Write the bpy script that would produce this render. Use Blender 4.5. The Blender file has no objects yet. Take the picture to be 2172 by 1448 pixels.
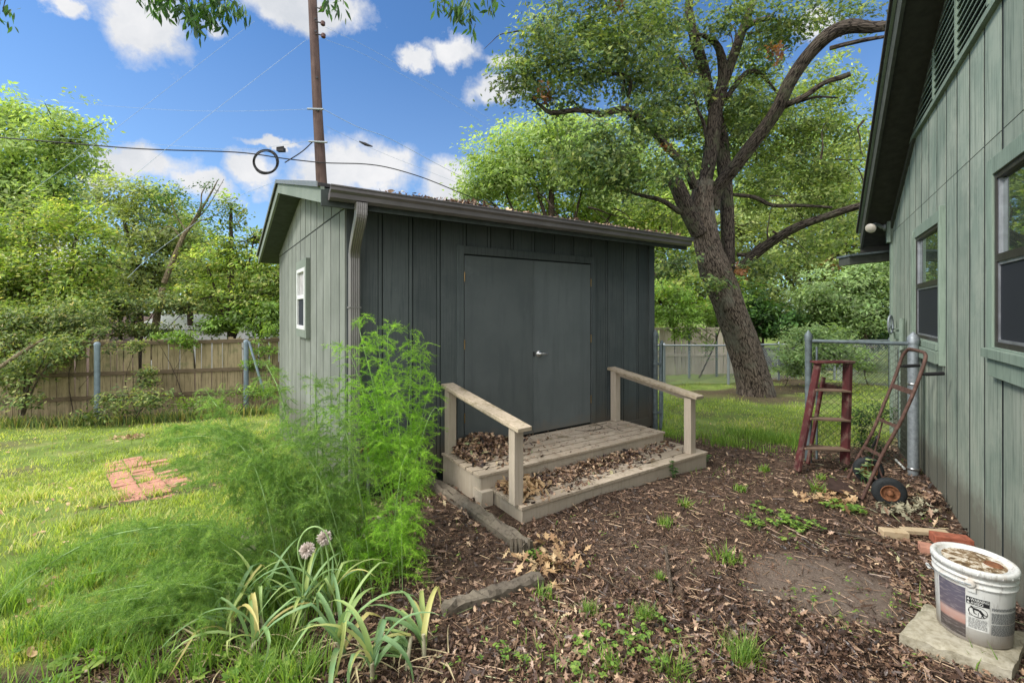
import bpy, math, random
import numpy as np
from mathutils import Vector, Matrix
rng = np.random.default_rng(7)
random.seed(7)
SC = bpy.context.scene
COL = SC.collection
H = 1.735            # eye height above the soil at the steps
FPX, CU, HV = 955.0, 1086.0, 658.0
def P(u, v, Y):      # a measured sight line of the survey photo, at depth Y
    return np.array(((u-CU)/FPX*Y, Y, H+(HV-v)/FPX*Y))
def ss(a, b, x):
    t = np.clip((np.asarray(x, float)-a)/(b-a), 0, 1); return t*t*(3-2*t)
def gz(x, y):        # terrain height
    x = np.asarray(x, float); y = np.asarray(y, float)
    z = -.052*np.clip(y-4.5, 0, 12) - .05*np.clip(-x-.3, 0, 7)*ss(1.5, 6.5, y)
    z = z - .015*np.clip(-x-.3, 0, 6)
    z = z + .018*np.sin(x*1.7+.6)*np.cos(y*1.3) + .01*np.sin(x*4.1+y*2.7)
    return z
def G(u, v, dz=0):   # sight line meets the ground
    lo, hi = .8, 60.
    for _ in range(50):
        m = (lo+hi)/2; p = P(u, v, m)
        if p[2] > gz(p[0], p[1])+dz: lo = m
        else: hi = m
    return P(u, v, lo)
# ------------------------------------------------------------------ objects
def tag(o, label=None, cat=None, group=None, kind=None):
    if label: o['label'] = label
    if cat: o['category'] = cat
    if group: o['group'] = group
    if kind: o['kind'] = kind
    return o
def thing(name, label, cat, loc=(0, 0, 0), group=None):
    o = bpy.data.objects.new(name, None); COL.objects.link(o)
    o.location = [float(c) for c in loc]; o.empty_display_size = .2
    return tag(o, label, cat, group)
def org(parent):
    v = np.zeros(3)
    while parent is not None:
        v = v + np.array(parent.location); parent = parent.parent
    return v
def mesh_np(name, V, Fs, mat, parent=None, attrs=None, smooth=False):
    """V (n,3); Fs list of (m,k) index arrays; attrs dict name->per-vertex float"""
    V = np.asarray(V, np.float64) - org(parent)
    me = bpy.data.meshes.new(name)
    me.vertices.add(len(V)); me.vertices.foreach_set('co', V.astype(np.float32).ravel())
    Fs = [np.asarray(f, np.int32) for f in Fs if len(f)]
    tot = sum(f.size for f in Fs); nf = sum(len(f) for f in Fs)
    me.loops.add(tot); me.polygons.add(nf)
    me.loops.foreach_set('vertex_index', np.concatenate([f.ravel() for f in Fs]))
    st = []; s = 0
    for f in Fs:
        st.append(s+np.arange(len(f))*f.shape[1]); s += f.size
    me.polygons.foreach_set('loop_start', np.concatenate(st).astype(np.int32))
    me.polygons.foreach_set('use_smooth', np.full(nf, bool(smooth)))
    if attrs:
        for k, a in attrs.items():
            at = me.attributes.new(k, 'FLOAT', 'POINT'); at.data.foreach_set('value', np.asarray(a, np.float32).ravel())
    me.update(calc_edges=True)
    me.materials.append(mat)
    o = bpy.data.objects.new(name, me); COL.objects.link(o)
    if parent is not None: o.parent = parent
    return o
class MB:
    def __init__(s): s.v = []; s.f = {}; s.n = 0; s.a = []; s.b = []
    def add(s, V, F, a=None, loc=None):
        V = np.asarray(V, float)
        F = np.asarray(F)
        s.f.setdefault(F.shape[1], []).append(F+s.n); s.v.append(V); s.n += len(V)
        s.a.append(np.full(len(V), random.random() if a is None else a)); s.b.append(V if loc is None else loc)
        return s
    def box(s, o, ex, ey, ez, a=None):      # parallelepiped from corner o
        o, ex, ey, ez = [np.array(t, float) for t in (o, ex, ey, ez)]
        V = [o, o+ex, o+ex+ey, o+ey, o+ez, o+ex+ez, o+ex+ey+ez, o+ey+ez]
        if np.dot(np.cross(ex, ey), ez) < 0: F = [(0,1,2,3),(7,6,5,4),(4,5,1,0),(5,6,2,1),(6,7,3,2),(7,4,0,3)]
        else: F = [(3,2,1,0),(4,5,6,7),(0,1,5,4),(1,2,6,5),(2,3,7,6),(3,0,4,7)]
        return s.add(V, F, a)
    def bar(s, p, q, w, t, up=(0, 0, 1), a=None):   # beam p->q, width w (sideways), thickness t (up)
        p = np.array(p, float); q = np.array(q, float); d = q-p; d /= np.linalg.norm(d)
        sx = np.cross(d, up); sx /= np.linalg.norm(sx); u = np.cross(sx, d)
        return s.box(p-sx*w/2-u*t/2, sx*w, q-p, u*t, a)
    def tube(s, pts, rad, n=8, cap=True, a=None, ridges=0, smooth=1):
        pts = np.array(pts, float); rad = np.broadcast_to(np.array(rad, float), (len(pts),)).copy()
        for _ in range(smooth if len(pts) > 2 else 0):
            t = np.arange(len(pts)); t2 = np.linspace(0, len(pts)-1, (len(pts)-1)*3+1)
            pts = catmull(pts, 3); rad = np.interp(t2, t, rad)
        m = len(pts)
        T = np.gradient(pts, axis=0); T /= np.linalg.norm(T, axis=1)[:, None]+1e-9
        u = np.cross(T[0], (0.13, .31, .94)); 
        if np.linalg.norm(u) < .1: u = np.cross(T[0], (1, 0, 0))
        V = []
        th = np.arange(n)*2*math.pi/n
        for i in range(m):
            u = u-T[i]*np.dot(u, T[i]); u /= np.linalg.norm(u); w = np.cross(T[i], u)
            r = rad[i]*np.ones(n)
            if ridges: r = rad[i]*(1+ridges*np.sin(th*5+i*.35)+ridges*.7*np.sin(th*3+i*.9+1.)+ridges*.6*rng.standard_normal(n)*.5)
            V.append(pts[i]+r[:, None]*(np.cos(th)[:, None]*u+np.sin(th)[:, None]*w))
        V = np.concatenate(V)
        i, j = np.meshgrid(np.arange(m-1), np.arange(n), indexing='ij')
        a0 = (i*n+j).ravel(); b0 = (i*n+(j+1) % n).ravel()
        ln = np.concatenate([[0], np.cumsum(np.linalg.norm(np.diff(pts, axis=0), axis=1))]); o3 = 7*random.random()
        loc = np.concatenate([np.stack([np.cos(th)*rad[k]+o3, np.sin(th)*rad[k]+o3, np.full(n, ln[k])], 1) for k in range(m)])
        s.add(V, np.stack([a0, b0, b0+n, a0+n], 1), a, loc)
        if cap:
            for e, c in ((0, pts[0]), (m-1, pts[-1])):
                k = np.arange(n); VV = np.vstack([V[e*n:(e+1)*n], c[None]])
                F = np.stack([k, (k+1) % n, np.full(n, n)], 1)
                if e == 0: F = F[:, ::-1]
                s.add(VV, F, a)
        return s
    def lathe(s, c, prof, n=40, axis=(0, 0, 1), a=None):
        ax = np.array(axis, float); ax /= np.linalg.norm(ax)
        u = np.cross(ax, (0, 0, 1)) if abs(ax[2]) < .9 else np.array((1., 0, 0)); u = u-ax*np.dot(u, ax); u /= np.linalg.norm(u); w = np.cross(ax, u)
        th = np.arange(n)*2*math.pi/n
        V = np.concatenate([np.array(c)+ax*z+r*(np.cos(th)[:, None]*u+np.sin(th)[:, None]*w) for r, z in prof])
        m = len(prof)
        i, j = np.meshgrid(np.arange(m-1), np.arange(n), indexing='ij')
        a0 = (i*n+j).ravel(); b0 = (i*n+(j+1) % n).ravel()
        return s.add(V, np.stack([a0, b0, b0+n, a0+n], 1), a)
    def build(s, name, mat, parent=None, smooth=False, bevel=0, **kw):
        V = np.concatenate(s.v); A = np.concatenate(s.a)
        o = mesh_np(name, V, [np.concatenate(f) for f in s.f.values()], mat, parent, {'rnd': A}, smooth)
        if mat.name.startswith(('bark', 'oak', 'dark bark', 'pale bark', 'dead twig')):
            at = o.data.attributes.new('barkco', 'FLOAT_VECTOR', 'POINT'); at.data.foreach_set('vector', np.concatenate(s.b).astype(np.float32).ravel())
        if bevel:
            b = o.modifiers.new('bevel', 'BEVEL'); b.width = bevel; b.segments = 2; b.limit_method = 'ANGLE'
        return o
def catmull(p, k):
    p = np.array(p, float); q = np.vstack([2*p[0]-p[1], p, 2*p[-1]-p[-2]])
    out = []
    for i in range(1, len(q)-2):
        for t in np.arange(k)/k:
            out.append(.5*((2*q[i])+(-q[i-1]+q[i+1])*t+(2*q[i-1]-5*q[i]+4*q[i+1]-q[i+2])*t*t+(-q[i-1]+3*q[i]-3*q[i+1]+q[i+2])*t**3))
    out.append(p[-1]); return np.array(out)
class Frame:
    def __init__(s, o, ang_vec):
        s.o = np.array(o, float); s.ex = np.array((ang_vec[0], ang_vec[1], 0.)); s.ex /= np.linalg.norm(s.ex)
        s.ey = np.array((-s.ex[1], s.ex[0], 0.)); s.ez = np.array((0, 0, 1.))
    def __call__(s, a, b, z): return s.o+a*s.ex+b*s.ey+z*s.ez
    def box(s, m, a0, a1, b0, b1, z0, z1, a=None):
        return m.box(s(a0, b0, z0), s.ex*(a1-a0), s.ey*(b1-b0), s.ez*(z1-z0), a)
    def prism(s, m, poly, a0, a1, axis='a'):   # poly of (b,z) swept along a, or (a,z) swept along b
        n = len(poly)
        if axis == 'a': V = [s(a0, b, z) for b, z in poly]+[s(a1, b, z) for b, z in poly]
        else: V = [s(b, a0, z) for b, z in poly]+[s(b, a1, z) for b, z in poly]
        k = np.arange(n); m.add(V, np.stack([k, (k+1) % n, (k+1) % n+n, k+n], 1))
        m.f.setdefault(n, []).append(np.array([list(range(n))[::-1]])+m.n-2*n)
        m.f.setdefault(n, []).append(np.array([list(range(n, 2*n))])+m.n-2*n)
def instance(T, F, pos, R, sc):
    """T (k,3) template, F (m,q); pos (n,3) R (n,3,3) sc (n,) or (n,3)"""
    n = len(pos); k = len(T); sc = np.asarray(sc, float)
    if sc.ndim == 1: sc = np.repeat(sc[:, None], 3, 1)
    V = np.einsum('nij,nkj->nki', R, T[None]*sc[:, None, :])+pos[:, None, :]
    FF = (F[None]+(np.arange(n)*k)[:, None, None]).reshape(-1, F.shape[1])
    return V.reshape(-1, 3), FF
def rotmats(n, normal=None, spread=1., g=rng):
    """random frames: z axis near 'normal' (n,3), random spin"""
    z = g.standard_normal((n, 3))
    z /= np.linalg.norm(z, axis=1)[:, None]
    if normal is not None: z = np.asarray(normal)+z*spread
    z /= np.linalg.norm(z, axis=1)[:, None]+1e-9
    x = g.standard_normal((n, 3)); x -= z*(x*z).sum(1)[:, None]; x /= np.linalg.norm(x, axis=1)[:, None]+1e-9
    y = np.cross(z, x); return np.stack([x, y, z], 2)
# ------------------------------------------------------------------ materials
class NT:
    def __init__(s, name):
        s.m = bpy.data.materials.new(name); s.m.use_nodes = True; s.t = s.m.node_tree; s.t.nodes.clear()
        s.out = s.n('ShaderNodeOutputMaterial')
    def n(s, t, **kw):
        nd = s.t.nodes.new(t)
        for k, v in kw.items():
            if k in nd.bl_rna.properties.keys(): setattr(nd, k, v)
            else: s.set(nd, k, v)
        return nd
    def set(s, nd, k, v):
        k = k.replace('_', ' ') if isinstance(k, str) and k not in nd.inputs else k
        inp = nd.inputs[k]
        if isinstance(v, bpy.types.NodeSocket): s.t.links.new(v, inp)
        else: inp.default_value = v
    def obj(s, scale=(1, 1, 1), world=False):
        if world: c = s.n('ShaderNodeNewGeometry').outputs['Position']
        else: c = s.n('ShaderNodeTexCoord').outputs['Object']
        mp = s.n('ShaderNodeMapping'); s.set(mp, 'Vector', c); mp.inputs['Scale'].default_value = scale
        return mp.outputs[0]
    def noise(s, vec, sc, det=4, rough=.55, dist=0): 
        return s.n('ShaderNodeTexNoise', Vector=vec, Scale=sc, Detail=det, Roughness=rough, Distortion=dist).outputs['Fac']
    def attr(s, name='rnd'): return s.n('ShaderNodeAttribute', attribute_name=name).outputs['Fac']
    def ramp(s, fac, *st):
        r = s.n('ShaderNodeValToRGB'); s.set(r, 'Fac', fac); e = r.color_ramp.elements
        while len(e) < len(st): e.new(.5)
        for el, (p, c) in zip(e, st): el.position = p; el.color = (*c, 1) if len(c) == 3 else c
        return r.outputs['Color']
    def mix(s, f, a, b, mode='MIX'):
        m = s.n('ShaderNodeMix', data_type='RGBA', blend_type=mode)
        for k, v in ((0, f), (6, a), (7, b)):
            if isinstance(v, bpy.types.NodeSocket): s.t.links.new(v, m.inputs[k])
            else: m.inputs[k].default_value = v if k == 0 else ((*v, 1) if len(v) == 3 else v)
        return m.outputs[2]
    def math(s, op, a, b=0, c=0, clamp=False):
        m = s.n('ShaderNodeMath', operation=op, use_clamp=clamp)
        for k, v in enumerate((a, b, c)):
            if isinstance(v, bpy.types.NodeSocket): s.t.links.new(v, m.inputs[k])
            else: m.inputs[k].default_value = v
        return m.outputs[0]
    def bump(s, h, st=.3, d=.01):
        return s.n('ShaderNodeBump', Height=h, Strength=st, Distance=d).outputs[0]
    def bsdf(s, col, rough=.7, normal=None, metal=0, spec=.35, **kw):
        b = s.n('ShaderNodeBsdfPrincipled'); s.set(b, 'Base Color', col if isinstance(col, bpy.types.NodeSocket) else (*col, 1))
        s.set(b, 'Roughness', rough); s.set(b, 'Metallic', metal); s.set(b, 'Specular IOR Level', spec)
        if normal is not None: s.set(b, 'Normal', normal)
        for k, v in kw.items(): s.set(b, k, v)
        return b.outputs[0]
    def done(s, sh): s.t.links.new(sh, s.out.inputs[0]); return s.m
def mul(c, k): return tuple(x*k for x in c)
def m_plain(name, c, rough=.6, metal=0, var=.25, sc=12, bump=.15):
    t = NT(name); o = t.obj()
    n = t.noise(o, sc, 5); col = t.ramp(n, (.3, mul(c, 1-var)), (.7, mul(c, 1+var)))
    return t.done(t.bsdf(col, rough, t.bump(n, bump), metal))
def m_wood(name, c1, c2, dark, stretch=(30, 30, 1.5), rough=.8, mottle=None, bs=.35, dirtz=None):
    """painted or bare timber, grain along one axis, patchy wear"""
    t = NT(name); o = t.obj(stretch); o1 = t.obj()
    g = t.noise(o, 1.6, 6, .65, .3); p = t.noise(o1, 2.2, 5, .6); r = t.attr()
    col = t.mix(t.ramp(p, (.35, (0, 0, 0)), (.65, (1, 1, 1))), c1, c2)
    col = t.mix(t.math('MULTIPLY', t.ramp(g, (.50, (0, 0, 0)), (.68, (1, 1, 1))), .75), col, dark)
    v = t.ramp(r, (0, (.86, .86, .86)), (1, (1.1, 1.1, 1.1)))
    col = t.mix(1., col, v, 'MULTIPLY')
    if mottle:
        q = t.noise(t.obj((1, 1, 1)), mottle[0], 6, .7)
        col = t.mix(t.ramp(q, (mottle[2], (0, 0, 0)), (mottle[2]+.18, (1, 1, 1))), col, mottle[1])
    if dirtz:
        sz = t.n('ShaderNodeSeparateXYZ'); t.t.links.new(t.n('ShaderNodeNewGeometry').outputs['Position'], sz.inputs[0])
        zz = t.math('SUBTRACT', sz.outputs['Z'], t.math('MULTIPLY', t.noise(t.obj((1, 1, 1), True), 6., 6, .7), dirtz[1]))
        col = t.mix(t.math('MULTIPLY', t.ramp(zz, (0., (1, 1, 1)), (dirtz[0], (0, 0, 0))), .8), col, dirtz[2])
        sp_ = t.noise(t.obj((1, 1, .6), True), 55., 3, .5); col = t.mix(t.ramp(sp_, (.70, (0, 0, 0)), (.76, (.55, .55, .55))), col, dirtz[3])
    return t.done(t.bsdf(col, rough, t.bump(g, bs, .006), spec=.25))
def m_leaf(name, cols, trans=.5, rough=.42, dark=.33):
    """cols: ramp of greens; attributes: rnd (leaf) and shade (clump)"""
    t = NT(name); r = t.attr('rnd'); k = len(cols)
    c = t.ramp(r, *[(i/(k-1), cc) for i, cc in enumerate(cols)])
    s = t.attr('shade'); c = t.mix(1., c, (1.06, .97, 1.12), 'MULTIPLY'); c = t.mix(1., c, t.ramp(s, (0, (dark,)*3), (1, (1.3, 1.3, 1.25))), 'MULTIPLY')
    d = t.bsdf(c, rough, spec=.3)
    tr = t.n('ShaderNodeBsdfTranslucent'); t.set(tr, 'Color', t.mix(1., c, (1.5, 1.5, .6), 'MULTIPLY'))
    mx = t.n('ShaderNodeMixShader'); mx.inputs[0].default_value = trans
    t.t.links.new(d, mx.inputs[1]); t.t.links.new(tr.outputs[0], mx.inputs[2])
    return t.done(mx.outputs[0])
def m_bark(name, c1, c2, sc=1., lich=None):
    t = NT(name); at = t.n('ShaderNodeAttribute', attribute_name='barkco').outputs['Vector']
    mp = t.n('ShaderNodeMapping'); t.set(mp, 'Vector', at); mp.inputs['Scale'].default_value = (30*sc, 30*sc, 5.5*sc); o = mp.outputs[0]
    nz = t.n('ShaderNodeTexNoise', Scale=.5, Detail=4); t.set(nz, 'Vector', o); av = t.n('ShaderNodeVectorMath', operation='MULTIPLY_ADD'); t.t.links.new(nz.outputs['Color'], av.inputs[0]); av.inputs[1].default_value = (2.2,)*3; t.t.links.new(o, av.inputs[2])
    v = t.n('ShaderNodeTexVoronoi', feature='DISTANCE_TO_EDGE', Vector=av.outputs[0], Scale=1.).outputs['Distance']
    wv = t.noise(o, 1.2, 6, .72, .8); h = t.math('ADD', t.math('MULTIPLY', t.ramp(v, (0, (0, 0, 0)), (.3, (1, 1, 1))), .55), wv)
    col = t.mix(t.ramp(h, (.52, (0, 0, 0)), (.82, (1, 1, 1))), c1, c2)
    if lich:
        q = t.noise(t.obj(), 2.4, 6, .7); col = t.mix(t.ramp(q, (.52, (0, 0, 0)), (.7, (1, 1, 1))), col, lich)
    return t.done(t.bsdf(col, .95, t.bump(h, .9, .03), spec=.1))
# ------------------------------------------------------------------ camera, light, sky
cam = bpy.data.cameras.new('camera'); co = bpy.data.objects.new('camera', cam); COL.objects.link(co)
co.location = (0, 0, H); co.rotation_euler = (math.pi/2, 0, 0)
cam.sensor_width = 36; cam.lens = FPX/2172*36; cam.shift_y = -(724-HV)/2172; cam.clip_end = 3000; cam.clip_start = .05
SC.camera = co
SC.view_settings.view_transform = 'Standard'; SC.view_settings.look = 'None'; SC.view_settings.exposure = 0; SC.view_settings.gamma = 1
SUNDIR = np.array((-.72, -.22, .66)); SUNDIR /= np.linalg.norm(SUNDIR)   # towards the sun
sl = bpy.data.lights.new('sun', 'SUN'); sl.energy = 3.3; sl.angle = math.radians(14); sl.color = (1, .96, .88)
so = bpy.data.objects.new('sun', sl); COL.objects.link(so)
so.rotation_euler = Vector(-SUNDIR).to_track_quat('-Z', 'Y').to_euler()
def make_world():
    w = bpy.data.worlds.new('World'); SC.world = w; w.use_nodes = True
    t = NT.__new__(NT); t.t = w.node_tree; t.t.nodes.clear(); t.m = w
    out = t.n('ShaderNodeOutputWorld')
    sky = t.n('ShaderNodeTexSky'); sky.sky_type = 'NISHITA'; sky.sun_disc = False
    sky.sun_elevation = math.asin(SUNDIR[2]); sky.sun_rotation = math.atan2(SUNDIR[0], SUNDIR[1])
    sky.dust_density = .2; sky.ozone_density = 2.5; sky.air_density = 1.
    d = t.n('ShaderNodeTexCoord').outputs['Generated']
    nz = t.n('ShaderNodeTexNoise', Scale=7., Detail=7, Roughness=.62); t.set(nz, 'Vector', d)
    off = t.n('ShaderNodeVectorMath', operation='MULTIPLY_ADD'); t.t.links.new(nz.outputs['Color'], off.inputs[0])
    off.inputs[1].default_value = (.13,)*3; off.inputs[2].default_value = (-.065,)*3
    dd = t.n('ShaderNodeVectorMath', operation='ADD'); t.t.links.new(d, dd.inputs[0]); t.t.links.new(off.outputs[0], dd.inputs[1])
    acc = None
    clouds = [(285, 45, 125, 62), (130, 5, 60, 22), (640, 15, 140, 30), (955, 102, 58, 26), (880, 122, 28, 20), (458, 72, 30, 14),
              (300, 350, 130, 30), (205, 380, 60, 15), (440, 395, 70, 26), (540, 355, 55, 32), (755, 362, 130, 50), (680, 372, 70, 24), (950, 385, 60, 40),
              (1060, 195, 70, 28), (1075, 128, 40, 12), (1750, 60, 60, 30), (90, 560, 150, 60), (590, 300, 60, 8)]
    for u, v, ru, rv in clouds:
        c = P(u, v, 1)-np.array((0, 0, H)); L = np.linalg.norm(c); c = c/L
        rx = ru/FPX/L/(L if abs(u-CU) > 500 else 1)*1.25; rz = rv/FPX/L*1.45
        s1 = t.n('ShaderNodeVectorMath', operation='SUBTRACT'); t.t.links.new(dd.outputs[0], s1.inputs[0]); s1.inputs[1].default_value = c
        s2 = t.n('ShaderNodeVectorMath', operation='MULTIPLY'); t.t.links.new(s1.outputs[0], s2.inputs[0]); s2.inputs[1].default_value = (1/rx, 1/rx, 1/rz)
        s3 = t.n('ShaderNodeVectorMath', operation='LENGTH'); t.t.links.new(s2.outputs[0], s3.inputs[0])
        k = t.math('SUBTRACT', 1., s3.outputs['Value'])
        acc = k if acc is None else t.math('MAXIMUM', acc, k)
    fine = t.noise(d, 22, 8, .65)
    m = t.math('ADD', acc, t.math('MULTIPLY', t.math('SUBTRACT', fine, .5), .9))
    m = t.ramp(m, (-.0, (0, 0, 0)), (.22, (.35, .35, .35)), (.5, (1, 1, 1)))
    # the rest of the sky, beyond the photo: broken overcast overhead and behind, made extra bright as soft fill light
    sp = t.n('ShaderNodeSeparateXYZ'); t.t.links.new(d, sp.inputs[0])
    big = t.noise(d, 2.2, 6, .6)
    ov = t.math('MAXIMUM', t.ramp(t.math('ADD', sp.outputs['Z'], t.math('MULTIPLY', big, .2)), (.72, (0, 0, 0)), (.9, (1, 1, 1))),
                t.ramp(t.math('MULTIPLY', t.math('ADD', sp.outputs['Y'], t.math('MULTIPLY', big, .2)), -1), (0.0, (0, 0, 0)), (.22, (1, 1, 1))))
    blue = t.mix(1., sky.outputs[0], SKYTINT, 'MULTIPLY')
    # hazier toward the horizon
    hz = t.ramp(sp.outputs['Z'], (0., (1, 1, 1)), (.5, (0, 0, 0)))
    blue = t.mix(t.math('MULTIPLY', hz, .22), blue, (9.5, 10., 10.5))
    cs = t.noise(dd.outputs[0], 6, 5, .6)
    white = t.ramp(cs, (.3, (.72*11.5, .76*11.5, .82*11.5)), (.62, (11.5, 11.5, 11.7)))
    c = t.mix(m, blue, white)
    c = t.mix(ov, c, tuple(OVER*x for x in (1., 1., 1.)))
    bg = t.n('ShaderNodeBackground'); t.set(bg, 'Color', c); t.set(bg, 'Strength', .08)
    t.t.links.new(bg.outputs[0], out.inputs[0])
SKYTINT = (1.3, 1.85, 2.35); OVER = 31.
make_world()
# ------------------------------------------------------------------ materials
M = {}
M['shed'] = m_wood('painted siding', (.17, .183, .158), (.215, .228, .20), (.105, .117, .10), (40, 40, 1.2), .75, (1.1, (.23, .245, .22), .58), .35, (.35, .5, (.10, .10, .075), (.07, .08, .07)))
M['shed_shaded'] = m_wood('shaded front siding', (.070, .084, .086), (.092, .106, .107), (.044, .056, .059), (40, 40, 1.2), .7, (2., (.10, .118, .115), .6), .4, (.3, .5, (.10, .085, .065), (.13, .15, .15)))  # siding paint again, with the shade of the front mixed into its colour
M['gap_shade'] = m_plain('groove shade', (.015, .02, .02), .9)  # near black painted in place of the shadow inside shallow grooves and gaps
M['shed_trim'] = m_wood('fascia paint', (.17, .20, .165), (.22, .25, .21), (.15, .175, .15), (3, 30, 30), .7, bs=.15)
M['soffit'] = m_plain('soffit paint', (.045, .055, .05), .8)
M['door'] = m_wood('door paint', (.100, .115, .118), (.118, .134, .136), (.088, .102, .105), (6, 6, .8), .42, (1.5, (.13, .152, .155), .6), .08, (.22, .4, (.16, .135, .105), (.14, .155, .155)))
M['gutter'] = m_plain('grey brown aluminium gutter', (.15, .138, .14), .3, .2, .15, 3, .03)
M['spout'] = m_plain('grey brown downspout', (.20, .188, .182), .4, .1, .15, 3, .03)
M['roofing'] = m_plain('roof shingles', (.05, .048, .05), .95, var=.4, sc=30, bump=.5)
M['drip'] = m_plain('metal drip edge', (.19, .19, .19), .4, .4, .1)
M['brass'] = m_plain('dull brass hinge', (.25, .17, .08), .4, .7)
M['steel'] = m_plain('brushed steel', (.5, .5, .5), .3, .9, .05)
M['white_vinyl'] = m_plain('white window frame', (.62, .63, .62), .5, 0, .08, 20, .03)
M['alu'] = m_plain('bronze window frame', (.05, .045, .042), .4, .3)
M['alu_light'] = m_plain('grey screen frame', (.28, .29, .31), .4, .5)
M['screen'] = m_plain('insect screen', (.018, .02, .028), .6, 0, .2, 200)
M['curtain'] = m_plain('pale blind', (.35, .34, .34), .8)
t = NT('window glass'); M['glass'] = t.done(t.bsdf((.02, .03, .03), .03, spec=1.)); 
t = NT('window glass house'); gl = t.n('ShaderNodeBsdfGlossy', Color=(.75, .8, .78, 1), Roughness=.02); db = t.bsdf((.03, .045, .04), .2); mx = t.n('ShaderNodeMixShader'); mx.inputs[0].default_value = .5
t.t.links.new(db, mx.inputs[1]); t.t.links.new(gl.outputs[0], mx.inputs[2]); M['glass_house'] = t.done(mx.outputs[0])
M['deck'] = m_wood('beige deck boards', (.38, .31, .235), (.50, .42, .33), (.20, .15, .10), (2, 60, 60), .8, (4., (.15, .115, .06), .54), .4)
M['post'] = m_wood('beige paint', (.42, .36, .285), (.50, .43, .35), (.36, .30, .23), (30, 30, 2), .7, (3., (.24, .22, .12), .66), .2)
M['rail'] = m_wood('beige rail mossy', (.42, .35, .26), (.46, .38, .29), (.25, .21, .13), (20, 20, 20), .8, (7., (.16, .13, .06), .5), .3)
M['house'] = m_wood('weathered green siding', (.225, .275, .225), (.33, .365, .30), (.06, .09, .075), (26, 26, 1.0), .8, (1.3, (.37, .40, .33), .56), .6, (.22, .5, (.13, .12, .095), (.10, .13, .11)))
M['house_trim'] = m_wood('house green trim', (.20, .26, .205), (.25, .31, .25), (.12, .16, .13), (30, 30, 2), .75, None, .2)
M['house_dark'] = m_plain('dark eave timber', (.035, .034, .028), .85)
M['house_fascia'] = m_plain('dark green fascia', (.06, .065, .055), .8)
M['shingle'] = m_plain('roof shingle', (.045, .042, .04), .95, var=.4, sc=30)
M['found'] = m_plain('concrete footing', (.33, .33, .31), .9, var=.3, sc=8, bump=.4)
M['galv'] = m_plain('galvanised steel', (.27, .30, .32), .5, .45, .25, 30, .1)
M['galv_dk'] = m_plain('weathered galvanised pipe', (.13, .16, .17), .6, .3, .3, 20, .1)
M['link'] = m_plain('chain link wire', (.26, .28, .27), .5, .5)
M['link_dk'] = m_plain('old chain link wire', (.10, .11, .085), .7, .3)
M['picket'] = m_wood('old cedar pickets', (.24, .19, .11), (.34, .28, .17), (.07, .065, .035), (22, 22, 1.5), .95, (2.2, (.10, .11, .045), .55), .5)
M['picket_pale'] = m_wood('pale pickets', (.42, .36, .29), (.5, .44, .36), (.25, .2, .15), (22, 22, 1.5), .95, None, .5)
M['fence_rail'] = m_wood('fence rail', (.12, .09, .055), (.16, .12, .08), (.05, .04, .025), (2, 20, 20), .95, None, .5)
M['blue_post'] = m_plain('blue grey post', (.17, .22, .26), .6, .2, .2)
M['red_wood'] = m_wood('flaking red paint', (.115, .026, .028), (.055, .018, .018), (.025, .014, .013), (14, 14, 2.5), .75, (7., (.17, .12, .095), .50), .5)
M['bare_wood'] = m_wood('weathered bare tread', (.24, .17, .12), (.18, .12, .085), (.09, .05, .035), (3, 30, 30), .9, (8., (.12, .03, .03), .6), .5)
M['rust'] = m_plain('rusty tube', (.105, .058, .045), .75, .2, .45, 25, .3)
M['rust_hub'] = m_plain('rusty hub', (.20, .085, .04), .85, .1, .5, 40, .4)
M['rubber'] = m_plain('tyre rubber', (.016, .019, .021), .75, 0, .3, 60, .3)
M['grip'] = m_plain('black grip', (.012, .012, .013), .6)
M['blade'] = m_plain('rusty plate', (.06, .035, .028), .8, .2, .4, 12, .3)
M['pole'] = m_wood('creosoted pole', (.125, .082, .07), (.085, .055, .048), (.03, .02, .019), (9, 9, .7), .9, None, .6)
M['iron'] = m_plain('dark iron', (.03, .028, .03), .6, .4)
M['insul'] = m_plain('brown insulator', (.07, .03, .025), .3)
M['wire'] = m_plain('black cable', (.012, .012, .014), .6)
M['wire_pale'] = m_plain('bare aluminium wire', (.30, .37, .45), .7, 0)
M['timber'] = m_wood('weathered landscape timber', (.20, .17, .13), (.12, .10, .08), (.045, .035, .028), (18, 18, 18), .95, (5., (.26, .23, .19), .58), .6)
M['brick'] = m_plain('red brick', (.30, .095, .055), .9, 0, .3, 30, .4)
M['old_brick'] = m_plain('faded paving brick', (.46, .23, .16), .95, 0, .3, 12, .4)
M['offcut'] = m_wood('raw pine', (.5, .38, .24), (.56, .44, .29), (.4, .28, .16), (20, 3, 20), .8, None, .2)
t = NT('mossy concrete'); o_ = t.obj(); n1 = t.noise(o_, 5, 6, .65); n2 = t.noise(o_, 40, 4)
c_ = t.ramp(n1, (.32, (.20, .18, .10)), (.5, (.38, .34, .24)), (.68, (.47, .43, .33))); c_ = t.mix(.35, c_, t.ramp(n2, (.3, (.15, .13, .1)), (.6, (.5, .46, .38))))
M['slab'] = t.done(t.bsdf(c_, .95, t.bump(t.noise(o_, 14, 7, .7), .6, .02), spec=.15))
t = NT('dirty white plastic'); o_ = t.obj(); n1 = t.noise(o_, 6, 6, .7); n2 = t.noise(t.obj((70, 70, 12)), 1, 5, .7)
spz = t.n('ShaderNodeSeparateXYZ'); t.t.links.new(t.n('ShaderNodeTexCoord').outputs['Object'], spz.inputs[0])
low = t.ramp(t.math('ADD', spz.outputs['Z'], t.math('MULTIPLY', n1, .08)), (.05, (1, 1, 1)), (.16, (0, 0, 0)))
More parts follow.
